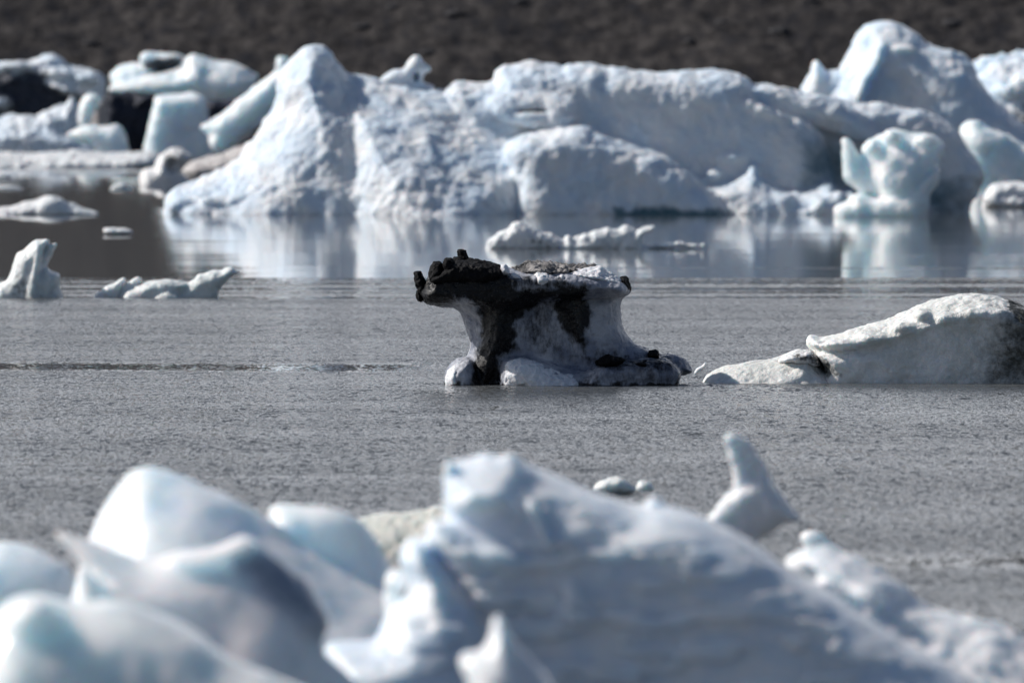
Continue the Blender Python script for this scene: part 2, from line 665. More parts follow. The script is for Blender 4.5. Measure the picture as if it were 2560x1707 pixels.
    ny_ = math_('ADD', ny_, math_('MULTIPLY', br, math_('MULTIPLY_ADD', math_('SUBTRACT', wn.outputs['Fac'], .5), .02, -.013)))
    cb = nd(t, 'ShaderNodeCombineXYZ')
    L(nx_, cb.inputs[0]); L(ny_, cb.inputs[1]); cb.inputs[2].default_value = 1.
    nm = nd(t, 'ShaderNodeVectorMath', operation='NORMALIZE')
    L(cb.outputs[0], nm.inputs[0])
    L(nm.outputs[0], b.inputs['Normal'])
    rg = math_('MULTIPLY_ADD', amp, .10, .045)
    L(rg, b.inputs['Roughness'])
    b.inputs['Base Color'].default_value = (.082, .088, .092, 1)
    b.inputs['IOR'].default_value = 1.333
    b.inputs['Specular IOR Level'].default_value = .5
    return m


def grid_mesh(name, xs, ys, zf, mat):
    X, Y = np.meshgrid(xs, ys, indexing='ij')
    Z = zf(X, Y)
    V = np.stack([X, Y, Z], -1).reshape(-1, 3)
    nx, ny = len(xs), len(ys)
    i, j = np.meshgrid(np.arange(nx - 1), np.arange(ny - 1), indexing='ij')
    a = (i * ny + j).ravel()
    Q = np.stack([a, a + ny, a + ny + 1, a + 1], 1)
    me = mesh_from(name, V, Q, mat)
    o = bpy.data.objects.new(name, me)
    COL.objects.link(o)
    return o


lagoon = grid_mesh('lagoon_water', np.linspace(-3000, 3000, 13), np.array([-400., 0, 200, 500, 775]), lambda X, Y: X * 0, water_material())
tag(lagoon, 'grey lagoon water, glassy behind and rippled in front', kind='structure')


# ------------------------------------------------------------------ moraine slope behind
def hill_material():
    m, t, b = new_mat('moraine_gravel')
    L = t.links.new
    geo = nd(t, 'ShaderNodeNewGeometry')
    n1 = nd(t, 'ShaderNodeTexNoise', i_Scale=.62, i_Detail=9., i_Roughness=.75)
    mp = nd(t, 'ShaderNodeMapping')
    mp.inputs['Scale'].default_value = (1, .2, 1)
    L(geo.outputs['Position'], mp.inputs['Vector'])
    L(mp.outputs[0], n1.inputs['Vector'])
    cr = nd(t, 'ShaderNodeValToRGB')
    e = cr.color_ramp.elements
    e[0].position = .38; e[0].color = (.009, .010, .015, 1)
    e[1].position = .64; e[1].color = (.074, .067, .064, 1)
    k = e.new(.5); k.color = (.030, .027, .027, 1)
    L(n1.outputs['Fac'], cr.inputs[0])
    L(cr.outputs[0], b.inputs['Base Color'])
    b.inputs['Roughness'].default_value = .95
    b.inputs['Specular IOR Level'].default_value = .2
    n2 = nd(t, 'ShaderNodeTexNoise', i_Scale=2.2, i_Detail=6., i_Roughness=.7)
    L(geo.outputs['Position'], n2.inputs['Vector'])
    bp = nd(t, 'ShaderNodeBump', i_Strength=1., i_Distance=.35)
    L(n2.outputs['Fac'], bp.inputs['Height'])
    L(bp.outputs[0], b.inputs['Normal'])
    return m


HILLM = hill_material()


def hill_z(X, Y):
    Z = np.maximum(Y - 770., -10) * .36
    Z = np.where(Y > 1150, (1150 - 770) * .36 + (Y - 1150) * .12, Z)
    P = np.stack([X.ravel(), Y.ravel(), np.zeros(X.size)], 1)
    n = fbm(P / 9., 3, 3) * .9 + fbm(P / 1.5, 3, 8) * .55 + fbm(P / 45., 2, 12) * 2.2
    return Z + n.reshape(X.shape) * np.clip((Y - 766) / 25., 0.15, 1) - .4


_xs = np.concatenate([np.linspace(-3000, -90, 30), np.linspace(-85, 85, 400), np.linspace(90, 3000, 30)])
_ys = np.concatenate([np.linspace(764, 850, 170), np.linspace(855, 1150, 40), np.linspace(1180, 2600, 20)])
hill = grid_mesh('moraine_hillside', _xs, _ys, hill_z, HILLM)
tag(hill, 'dark brown gravel slope rising behind the ice', kind='structure')


def boulder(name, x, y, rx, rz, label, group=None, seed=1):
    """dark boulder on the slope at frame pixel (x, y)"""
    # find slope point
    Yd = np.linspace(775, 860, 400)
    Xd = (x - 512) * Yd / FPX
    Z = hill_z(Xd, Yd)
    row = HORIZON - (Z - CAM_H) * FPX / Yd
    i = np.argmin(np.abs(row - y))
    D = Yd[i]
    s = D / FPX
    n1, n2 = 14, 9
    V = [(0, 0, 1)]
    for a in range(1, n2):
        th = math.pi * a / n2
        for b_ in range(n1):
            ph = 2 * math.pi * b_ / n1
            V.append((math.sin(th) * math.cos(ph), math.sin(th) * math.sin(ph), math.cos(th)))
    V.append((0, 0, -1))
    V = np.array(V)
    V = V * (1 + .28 * fbm(V * 1.4, 3, seed))[:, None]
    V = np.sign(V) * np.abs(V) ** .9
    V = V * np.array([rx * s, rx * s * .8, rz * s])
    faces = []
    for b_ in range(n1):
        c2 = (b_ + 1) % n1
        faces.append((0, 1 + b_, 1 + c2))
        for a in range(n2 - 2):
            o_ = 1 + a * n1
            faces.append((o_ + b_, o_ + n1 + b_, o_ + n1 + c2, o_ + c2))
        o_ = 1 + (n2 - 2) * n1
        faces.append((o_ + b_, len(V) - 1, o_ + c2))
    me = bpy.data.meshes.new(name)
    me.from_pydata(V.tolist(), [], faces)
    me.materials.append(ROCKM)
    o = bpy.data.objects.new(name, me)
    COL.objects.link(o)
    o.location = (Xd[i], D, Z[i] - rz * s * .15)
    return tag(o, label, 'boulder', group)


def rock_material():
    m, t, b = new_mat('basalt_rock')
    L = t.links.new
    tc = nd(t, 'ShaderNodeTexCoord')
    n1 = nd(t, 'ShaderNodeTexNoise', i_Scale=1.2, i_Detail=6., i_Roughness=.7)
    L(tc.outputs['Object'], n1.inputs['Vector'])
    cr = nd(t, 'ShaderNodeValToRGB')
    cr.color_ramp.elements[0].color = (.012, .013, .018, 1)
    cr.color_ramp.elements[1].color = (.032, .03, .032, 1)
    L(n1.outputs['Fac'], cr.inputs[0])
    L(cr.outputs[0], b.inputs['Base Color'])
    b.inputs['Roughness'].default_value = .8
    bp = nd(t, 'ShaderNodeBump', i_Strength=.8, i_Distance=.1)
    L(n1.outputs['Fac'], bp.inputs['Height'])
    L(bp.outputs[0], b.inputs['Normal'])
    return m


ROCKM = rock_material()
for k_, (bx_, by_, brx, brz, lb) in enumerate([
        (779, 33, 12, 7, 'largest dark boulder on the slope, left of the tall right peak'),
        (429, 53, 9, 5, 'dark boulder on the slope just right of the small horned crest'),
        (393, 7, 7, 4, 'dark boulder at the top edge, above the small horned crest'),
        (362, 27, 9, 4, 'low dark boulder on the slope right of the left pointed peak'),
        (455, 13, 10, 4, 'long dark boulder high on the slope at mid picture'),
        (952, 24, 11, 5, 'dark boulder on the slope right of the tall peak'),
        (722, 22, 8, 3, 'small flat dark boulder left of the largest boulder'),
        (90, 44, 7, 4, 'dark boulder above the dirty far left ice'),
        (520, 2, 9, 4, 'dark boulder cut by the top edge near mid picture'),
        (690, 42, 7, 4, 'small dark boulder above the long ice ridge')]):
    boulder('boulder', bx_, by_, brx, brz, lb, 'dark boulders on the moraine slope', seed=k_ + 3)

# ------------------------------------------------------------------ the dark table-shaped berg, in focus
D = 125.
px = PXM(D)
M_BLACK = ice_mat('dirty_berg_ice', col=(.46, .47, .51), col2=(.20, .22, .28), dirt_shade=(.004, .004, .005), px=px, sss=.25, rad=3., rough=.4, bump=.7, wet=.1, speck=.5, streak=.45, brk=.95)
M_SNOWL = ice_mat('bright_granular_ice', col=(.80, .80, .82), col2=(.66, .67, .71), dirt_shade=(.02, .02, .02), px=px, sss=.4, rad=4., rough=.35, bump=.9, wet=.08, speck=.35)
M_ASH = ice_mat('black_ash_crust', col=(.009, .009, .010), col2=(.004, .004, .005), dirt_shade=(.002, .002, .002), px=px, sss=0., rough=.75, bump=1.6, wet=.4, spec=.22)
M_ASHG = ice_mat('gritty_grey_ice', col=(.34, .32, .31), col2=(.03, .03, .03), dirt_shade=(.01, .01, .01), px=px, sss=0., rough=.4, bump=1.6, wet=.1)
bb = root('table_iceberg', D, cv(4, [(1150, 600)])[0][0], 'black and grey table-shaped iceberg with overhanging ash-covered top, in sharp focus', 'iceberg')
S = .4 / 2.6133
body = [
    # overhanging top
    pc(4, [(300, 370), (330, 330), (420, 300), (600, 270), (840, 290), (1100, 290), (1400, 310), (1560, 350), (1625, 400), (1630, 445), (1580, 475), (1480, 480), (1250, 500), (900, 560), (560, 550), (480, 535), (380, 525), (290, 512), (262, 450)], w=0, T=58, R=14, p=2.6),
    # left head underside
    pc(4, [(290, 400), (500, 380), (700, 420), (720, 600), (640, 640), (560, 590), (500, 540), (420, 528), (300, 515)], w=10, T=34, R=20, p=2.2),
    # waist
    pc(4, [(470, 480), (1000, 420), (1590, 440), (1572, 500), (1568, 560), (1576, 640), (1605, 720), (1680, 790), (1780, 850), (1900, 1000), (1900, 1200), (500, 1200), (520, 960), (585, 850), (600, 760), (572, 700), (545, 610), (505, 545)], w=-4, T=40, R=42, p=2.4),
    # pillar between the dirty streaks
    pc(4, [(640, 450), (900, 430), (900, 640), (880, 800), (780, 900), (740, 1150), (600, 1150), (600, 900), (650, 760), (660, 600)], w=14, T=34, R=22, p=2, k=8),
    pc(4, [(1100, 430), (1330, 430), (1360, 640), (1340, 800), (1260, 780), (1180, 640)], w=18, T=26, R=22, p=2, k=8),
    # left foot
    pc(4, [(425, 1200), (425, 1000), (432, 950), (470, 900), (545, 858), (610, 870), (640, 960), (700, 1060), (720, 1200)], w=18, T=40, R=16, p=2.2, k=4),
    # middle foot lobe
    pc(4, [(770, 1200), (780, 900), (830, 860), (930, 850), (1080, 880), (1250, 930), (1450, 940), (1600, 960), (1700, 1200)], w=30, T=36, R=22, p=2.2, k=5),
    # right foot
    pc(4, [(1250, 1200), (1350, 930), (1500, 880), (1650, 880), (1800, 860), (1900, 880), (1970, 950), (1960, 1010), (1940, 1060), (1930, 1200)], w=22, T=40, R=14, p=2.6, k=4, tu=-.12),
    pc(4, [(1780, 860), (1900, 845), (1985, 865), (2050, 950), (2040, 972), (1960, 985), (1960, 1000), (1900, 1010)], w=-12, T=26, R=12, p=2.3),
    pc(4, [(1560, 840), (1680, 790), (1800, 850), (1900, 880), (1850, 1010), (1560, 1010)], w=-4, T=34, R=18, p=2.2),
    # hollow in the front of the waist
    el(4, 1010, 640, 110, 150, w=56, rw=22, k=12, sub=True),
    el(4, 1450, 600, 130, 130, w=60, rw=24, k=12, sub=True),
    el(4, 1000, 1010, 80, 12, w=66, rw=10, k=4, sub=True),
]
dirtB = [
    (cv(4, [(180, 250), (700, 210), (860, 330), (900, 420), (1340, 400), (1300, 500), (1130, 470), (980, 560), (870, 640), (900, 800), (780, 860), (790, 1000), (740, 1060), (600, 1040), (610, 900), (660, 780), (660, 640), (600, 500), (330, 540), (180, 520)]), 4, 1.0),
    (cv(4, [(1110, 400), (1330, 400), (1370, 640), (1340, 700), (1330, 830), (1290, 790), (1160, 660), (1130, 520)]), 4, .95),
    (cv(4, [(860, 480), (1130, 460), (1180, 680), (1330, 860), (1180, 900), (900, 800), (860, 640)]), 12, .60),
    (cv(4, [(840, 330), (960, 330), (1150, 330), (1260, 380), (1240, 420), (860, 420)]), 3, .66),
    (cv(4, [(400, 1018), (2000, 1022), (2000, 1080), (400, 1080)]), 1.2, .8),
    (cv(4, [(480, 520), (600, 560), (650, 700), (640, 860), (590, 800), (560, 640)]), 6, .62),
    (cv(4, [(450, 450), (600, 480), (630, 620), (630, 740), (590, 740), (540, 600)]), 5, -.42),
    (cv(4, [(1380, 830), (1620, 850), (1740, 830), (1840, 830), (1960, 900), (1900, 960), (1500, 930), (1390, 920)]), 5, .75),
    (cv(4, [(1300, 960), (1960, 930), (1960, 1060), (1300, 1060)]), 8, .62),
    (cv(4, [(1380, 850), (1240, 830), (1230, 860), (1380, 900)]), 3, .7),
]
ice('ice_body', D, body, M_BLACK, cell=1.25, parent=bb, disp=((1.6, 16),), fine=(.9, 4), scal=.5, scal_s=11, seed=3, dirt_shade=dirtB, under=8, bowl=((1.6, 14), (.8, 6)))
# ash slab over the left half
ice('ash_crust', D, [
    pc(4, [(325, 330), (420, 270), (500, 228), (640, 232), (705, 245), (775, 265), (800, 300), (790, 350), (700, 390), (500, 380), (400, 390), (330, 390)], w=12, T=54, R=10, p=3.),
    pc(4, [(470, 215), (520, 205), (560, 230), (480, 240)], w=12, T=18, R=5, p=2.),
], M_ASH, cell=1., parent=bb, disp=((2.2, 9),), fine=(1.3, 3), seed=5, under=8, bowl=((1.3, 9),))
for pts, w_, T_ in [
        ([(505, 205), (512, 165), (545, 160), (572, 178), (580, 205), (576, 232), (520, 232)], 14, 9),
        ([(412, 230), (440, 214), (480, 220), (490, 300), (450, 320), (420, 300)], 50, 14),
        ([(338, 260), (360, 236), (400, 236), (414, 260), (405, 330), (360, 372), (330, 350), (324, 310)], 44, 16),
        ([(222, 320), (240, 300), (270, 305), (300, 360), (325, 470), (310, 480), (270, 470), (235, 400)], 22, 16),
        ([(240, 420), (262, 440), (286, 505), (262, 510), (244, 490)], 22, 12),
        ([(1560, 345), (1600, 332), (1622, 355), (1636, 400), (1634, 442), (1600, 430), (1575, 400)], 14, 22),
        ([(1390, 905), (1470, 832), (1560, 862), (1605, 876), (1540, 915), (1450, 930)], 54, 12),
        ([(1745, 850), (1760, 820), (1800, 815), (1828, 840), (1820, 870), (1770, 880)], 22, 12),
        ([(1660, 890), (1740, 880), (1750, 930), (1690, 935)], 52, 10)]:
    ice('stone', D, [pc(4, pts, w=w_, T=T_, R=6, p=2.4, smooth=1)], M_ASH, cell=.8, parent=bb, disp=((1.2, 7),), fine=(.9, 2.2), seed=int(w_ + T_ * 3 + pts[0][0]), under=8, relaxn=0, bowl=((3.2, 8), (1.4, 3.5)))
ice('grit_crust', D, [
    pc(4, [(850, 290), (900, 268), (1000, 243), (1100, 247), (1200, 265), (1330, 272), (1400, 268), (1410, 290), (1250, 330), (1180, 370), (1080, 350), (960, 350), (880, 330)], w=0, T=54, R=12, p=1.8)],
    M_ASHG, cell=1., parent=bb, disp=((4., 10),), fine=(2.4, 3), seed=8, under=8, bowl=((1.5, 6),))
for pts, w_, T_ in [
        ([(782, 260), (820, 250), (842, 275), (850, 310), (830, 330), (800, 325)], 52, 12),
        ([(850, 320), (900, 310), (935, 345), (925, 362), (880, 358)], 52, 14),
        ([(990, 350), (1010, 310), (1060, 300), (1110, 318), (1135, 360), (1100, 400), (1050, 418), (1010, 400)], 50, 18),
        ([(1165, 350), (1180, 320), (1200, 330), (1215, 370), (1180, 385)], 54, 8),
        ([(1225, 300), (1290, 280), (1400, 275), (1440, 268), (1480, 300), (1530, 325), (1570, 350), (1590, 420), (1500, 420), (1380, 395), (1290, 380), (1240, 350)], 26, 36),
        ([(428, 1030), (426, 985), (450, 935), (500, 900), (530, 930), (540, 990), (560, 1010), (560, 1080), (430, 1080)], 42, 22),
        ([(815, 1100), (812, 940), (830, 880), (920, 858), (1010, 880), (1090, 920), (1160, 940), (1260, 960), (1330, 1010), (1340, 1100)], 54, 20)]:
    ice('snow_lump', D, [pc(4, pts, w=w_ - 2, T=T_, R=min(T_ + 4, 17), p=1.7)], M_SNOWL, cell=1.1, parent=bb, disp=((1.2, 9),), fine=(.7, 3), seed=int(T_ + pts[0][0]), under=8, bowl=((2.0, 8), (.9, 4)))
ice('ice_chip', 126.5, [pc(4, [(2048, 975), (2070, 935), (2100, 925), (2128, 893), (2135, 905), (2125, 940), (2090, 960), (2060, 985)], T=5, R=4)],
    M_SNOWL, cell=.7, label='tiny white ice chip floating right of the table-shaped iceberg', cat='ice chunk', disp=((.5, 6),), fine=(.3, 3), under=4, bowl=())

def pebbles(name, hosts, parent, mat, n, rmin, rmax, seed):
    """loose grit lying on the upward faces of the host parts, one joined part"""
    r_ = np.random.RandomState(seed)
    VV, FF, off = [], [], 0
    ico = np.array([(0, 0, 1), (.9, 0, .4), (.28, .85, .4), (-.72, .53, .4), (-.72, -.53, .4), (.28, -.85, .4), (.72, .53, -.4), (-.28, .85, -.4), (-.9, 0, -.4), (-.28, -.85, -.4), (.72, -.53, -.4), (0, 0, -1)])
    tri = [(0, 1, 2), (0, 2, 3), (0, 3, 4), (0, 4, 5), (0, 5, 1), (1, 6, 2), (2, 7, 3), (3, 8, 4), (4, 9, 5), (5, 10, 1), (2, 6, 7), (3, 7, 8), (4, 8, 9), (5, 9, 10), (1, 10, 6), (6, 11, 7), (7, 11, 8), (8, 11, 9), (9, 11, 10), (10, 11, 6)]
    pts = []
    for h in hosts:
        me = h.data
        co = np.zeros(len(me.vertices) * 3, np.float32); me.vertices.foreach_get('co', co)
        no = np.zeros(len(me.vertices) * 3, np.float32); me.vertices.foreach_get('normal', no)
        co = co.reshape(-1, 3); no = no.reshape(-1, 3)
        pts.append(co[(no[:, 2] > .25) & (no[:, 1] < .3)])
    pts = np.concatenate(pts)
    for i in range(n):
        c = pts[r_.randint(len(pts))]
        rr = (rmin + (rmax - rmin) * r_.rand() ** 3) * px
        v = ico * rr * r_.uniform(.6, 1.3, 3) * r_.uniform(.8, 1.2, (12, 1)) + c
        VV.append(v); FF += [(a + off, b + off, d + off) for a, b, d in tri]; off += 12
    me = mesh_from(name, np.concatenate(VV), np.array(FF), mat, smooth=False)
    o = bpy.data.objects.new(name, me)
    COL.objects.link(o)
    o.parent = parent
    o['kind'] = 'stuff'
    return o


_h = [o for o in bb.children if o.name.startswith(('ash_crust', 'grit_crust'))]
pebbles('grit', _h, bb, M_ASH, 420, .5, 2.6, 4)
_h = [o for o in bb.children if o.name.startswith(('grit_crust', 'snow_lump'))]
pebbles('pale_grit', _h, bb, M_ASHG, 160, .4, 1.6, 5)

# ------------------------------------------------------------------ long white berg at the right edge, same distance
D = 126.
M_RF = ice_mat('pale_green_ice', col=(.84, .84, .82), col2=(.68, .69, .66), dirt_shade=(.05, .052, .045), px=PXM(D), brk=.6, bs=8., sss=.6, rad=7., rough=.4, bump=1.1, speck=.12)
M_RS = ice_mat('granular_snow', col=(.86, .86, .85), col2=(.80, .80, .80), dirt_shade=(.05, .048, .045), px=PXM(D), sss=.3, rad=3., rough=.5, bump=1.2, wet=.15)
rf = root('floe_iceberg', D, 950, 'long white-topped wedge iceberg with pale green flank, cut by the right edge', 'iceberg')
ice('ice_body', D, [
    pc(5, [(900, 640), (940, 600), (1100, 590), (1260, 580), (1420, 540), (1560, 480), (1700, 420), (1900, 370), (2150, 370), (2350, 400), (2600, 500), (2650, 1000), (800, 1000), (930, 830), (985, 760), (950, 700)], w=0, T=66, R=20, p=3.2, k=8),
    pc(5, [(862, 562), (880, 512), (920, 514), (960, 527), (1060, 502), (1180, 458), (1300, 430), (1440, 400), (1540, 350), (1620, 312), (1700, 285), (1800, 255), (1960, 230), (2100, 235), (2230, 255), (2400, 330), (2480, 460), (2400, 560), (2100, 520), (1960, 520), (1700, 570), (1500, 620), (1240, 650), (1080, 660), (980, 650), (900, 615)], w=3, T=66, R=24, p=1.8, k=7),
    el(5, 1640, 365, 60, 40, w=48, rw=16, k=5), el(5, 1790, 385, 60, 36, w=56, rw=14, k=5), el(5, 1500, 455, 70, 36, w=54, rw=14, k=5), el(5, 1300, 520, 80, 30, w=56, rw=12, k=5), el(5, 1060, 560, 90, 30, w=54, rw=14, k=5), el(5, 2050, 350, 120, 30, w=58, rw=12, k=6),
], M_RF, cell=1.4, parent=rf, disp=((2.2, 26), (1.4, 10)), fine=(.8, 4), seed=12, under=8, bowl=((1.4, 20), (.9, 7)),
    dirt_shade=[(cv(5, [(2140, 330), (2700, 200), (2700, 900), (1980, 900), (2060, 620)]), 18, .74), (cv(5, [(2215, 240), (2600, 250), (2600, 500), (2280, 420), (2240, 330)]), 2, 1.), (cv(5, [(900, 640), (960, 640), (1120, 780), (980, 770), (900, 725)]), 3, .72)])
ice('snow_tail', D, [
    pc(5, [(160, 785), (230, 748), (300, 715), (450, 690), (620, 668), (700, 640), (760, 618), (860, 602), (930, 625), (955, 690), (1010, 750), (1200, 820), (1250, 1000), (100, 1000)], w=22, T=44, R=26, p=1.6, k=3, tv=-.4),
], M_RF, cell=1.3, parent=rf, disp=((1.4, 12),), fine=(.6, 4), seed=14, under=8, bowl=((1., 10),),
    dirt_shade=[(cv(5, [(850, 700), (960, 680), (1120, 790), (980, 775), (860, 725)]), 3, .72)])
ice('snow_patch', D, [
    pc(5, [(650, 690), (700, 640), (780, 608), (870, 600), (920, 625), (950, 680), (955, 720), (880, 718), (780, 705)], w=34, T=26, R=9, p=2.2)],
    M_RS, cell=1.1, parent=rf, disp=((1.5, 8),), fine=(.8, 3), seed=15, under=8, bowl=((1., 7),),
    dirt_shade=[(cv(5, [(760, 650), (900, 610), (970, 660), (970, 740), (880, 710), (800, 680)]), 2.5, .75)])

# ------------------------------------------------------------------ small bergs at mid distance
D = 182.5
M_S = ice_mat('small_berg_ice', col=(.80, .81, .80), col2=(.66, .70, .69), dirt_shade=(.10, .11, .10), px=PXM(D), sss=.7, rad=6., rough=.4, bump=.6)
ice('iceberg', D, [
    pc(9, [(-60, 760), (-60, 560), (0, 540), (60, 520), (100, 440), (130, 340), (160, 270), (240, 215), (290, 165), (330, 135), (380, 140), (420, 130), (460, 145), (455, 175), (400, 240), (380, 330), (385, 420), (470, 440), (540, 450), (548, 490), (545, 560), (580, 640), (600, 760)], T=26, R=16, p=2.2),
    pc(9, [(360, 420), (390, 300), (430, 220), (470, 180), (515, 160), (532, 185), (500, 240), (470, 300), (440, 370), (430, 420)], w=4, T=10, R=7),
    pc(9, [(410, 430), (430, 400), (460, 410), (490, 440), (540, 450), (548, 480), (545, 570), (500, 640), (400, 700)], w=8, T=18, R=9),
    pc(9, [(250, 760), (260, 600), (300, 400), (320, 250), (360, 200), (400, 260), (370, 420), (350, 760)], w=18, T=14, R=10, k=6),
], M_S, cell=1.3, label='upright white iceberg with split curved top at the left edge', cat='iceberg', disp=((1.3, 14),), fine=(.6, 4), seed=21, under=8, bowl=((1.2, 9),),
    dirt_shade=[(cv(9, [(120, 480), (300, 440), (340, 640), (560, 650), (560, 720), (60, 720)]), 7, .5)])
ice('iceberg', D, [
    pc(9, [(850, 665), (900, 620), (980, 560), (1060, 530), (1120, 490), (1150, 488), (1158, 510), (1130, 560), (1100, 640), (1100, 760), (840, 760)], T=10, R=7),
    pc(9, [(1110, 600), (1160, 540), (1210, 510), (1260, 485), (1305, 492), (1290, 530), (1230, 570), (1150, 620), (1120, 760)], w=-3, T=8, R=6),
    pc(9, [(1110, 660), (1150, 610), (1200, 585), (1260, 570), (1340, 530), (1440, 512), (1520, 495), (1620, 508), (1710, 530), (1740, 560), (1700, 590), (1640, 640), (1640, 760), (1100, 760)], w=0, T=18, R=10),
    pc(9, [(1560, 640), (1700, 580), (1740, 520), (1790, 500), (1810, 460), (1880, 450), (1960, 415), (2020, 425), (2090, 395), (2130, 392), (2170, 420), (2215, 432), (2210, 440), (2150, 460), (2100, 500), (2050, 560), (2010, 610), (2000, 680), (2000, 760), (1560, 760)], w=-2, T=16, R=10),
    pc(9, [(1430, 665), (1500, 625), (1560, 615), (1640, 640), (1700, 760), (1400, 760)], w=14, T=10, R=6),
], M_S, cell=1.2, label='low white iceberg with two blade tips and a beak-like right end, beside the upright one', cat='iceberg', disp=((1.2, 12),), fine=(.6, 4), seed=22, under=8, bowl=((1.2, 9),))
# glassy zone floe above the table berg
D = 247.
M_F = ice_mat('floe_ice', col=(.84, .84, .84), col2=(.74, .77, .78), dirt_shade=(.12, .14, .15), px=PXM(D), sss=.4, rad=4., rough=.4, bump=.7)
ice('ice_floe', D, [
    pc(10, [(60, 345), (75, 280), (130, 225), (200, 185), (270, 180), (310, 110), (360, 88), (430, 95), (500, 130), (560, 170), (640, 200), (700, 200), (760, 240), (820, 275), (900, 285), (960, 400), (60, 400)], T=14, R=10, p=2.2),
    el(10, 870, 275, 35, 40, w=4, rw=6), el(10, 945, 255, 30, 40, w=0, rw=6), el(10, 1020, 250, 40, 50, w=5, rw=6),
    pc(10, [(800, 345), (850, 290), (980, 280), (1050, 220), (1110, 175), (1170, 175), (1230, 148), (1290, 155), (1340, 160), (1420, 122), (1500, 145), (1530, 190), (1560, 250), (1560, 400), (800, 400)], w=0, T=14, R=10, p=2.2),
    pc(10, [(1330, 400), (1400, 290), (1480, 240), (1530, 200), (1560, 155), (1640, 140), (1700, 125), (1718, 145), (1690, 190), (1620, 220), (1595, 250), (1610, 300), (1680, 400)], w=5, T=10, R=7),
    pc(10, [(1560, 330), (1700, 306), (1860, 320), (1920, 290), (1970, 280), (2040, 310), (2160, 318), (2210, 322), (2180, 345), (1900, 345), (1560, 360)], w=2, T=6, R=3.5),
], M_F, cell=1.1, label='ragged low white floe above the table-shaped iceberg, with a thin tail to the right', cat='ice floe', disp=((1.6, 8),), fine=(.7, 3), seed=24, bowl=((1.2, 8),), under=5,
    dirt_shade=[(cv(10, [(480, 240), (760, 270), (740, 340), (480, 340)]), 4, .6), (cv(10, [(1160, 280), (1340, 270), (1320, 340), (1160, 340)]), 4, .5)])
ice('ice_chip', 244., [el(10, 2186, 322, 26, 20, w=0, rw=3)], M_F, cell=.7, label='tiny glinting ice chip at the end of the floe tail', cat='ice chunk', disp=((.8, 3),), fine=(.3, 2), under=3, bowl=())
ice('ice_floe', 273., [pc(9, [(945, 40), (970, 32), (1090, 30), (1180, 38), (1222, 70), (1215, 92), (1100, 100), (1000, 98), (955, 90)], T=10, R=5)], M_F, cell=1.,
    label='small flat white floe alone on the dark glassy water', cat='ice floe', disp=((.7, 5),), fine=(.3, 3), under=4, seed=26, bowl=((1.2, 8),))
ice('ice_floe', 325., [
    pc(1, [(-80, 1460), (-80, 1360), (60, 1350), (150, 1318), (240, 1300), (340, 1268), (380, 1278), (420, 1310), (500, 1338), (600, 1370), (660, 1392), (600, 1430), (0, 1460)], T=22, R=14, tv=-.1),
    el(1, 330, 1370, 90, 70, w=12, rw=12)], M_F, cell=1.4, label='low peaked white floe at the left, in front of the large white iceberg', cat='ice floe', disp=((1.6, 10),), fine=(.7, 4), under=5, seed=27, bowl=((1.2, 8),))
for (pts, d_, lb) in [
        ([(715, 1250), (718, 1222), (760, 1200), (800, 1190), (830, 1210), (862, 1235), (860, 1255)], 427., 'little pointed floe left of the large white iceberg tip'),
        ([(-40, 1250), (-40, 1215), (40, 1205), (110, 1212), (155, 1230), (150, 1250)], 431., 'thin flat floe scrap at the left edge below the shelf'),
        ([(-40, 1180), (-40, 1130), (20, 1122), (60, 1135), (75, 1160), (60, 1180)], 500., 'small round floe scrap at the left edge nearest the shelf'),
        ([(175, 1165), (185, 1140), (205, 1140), (212, 1165)], 500., 'tiny ice crumb just right of the round floe scrap')]:
    ice('ice_chunk', d_, [pc(1, pts, T=8, R=5)], M_F, cell=.9, label=lb, cat='ice chunk', group=None, disp=((.8, 5),), fine=(.4, 3), under=3, bowl=((.6, 6),), seed=int(d_ + pts[0][0]))
ice('ice_chunk', 322., [pc(3, [(1675, 1430), (1680, 1405), (1710, 1397), (1730, 1412), (1725, 1435)], T=5, R=4)], M_F, cell=.8, label='tiny glinting ice chunk in front of the curled iceberg', cat='ice chunk', disp=((.5, 4),), fine=(.3, 2), under=3, bowl=())

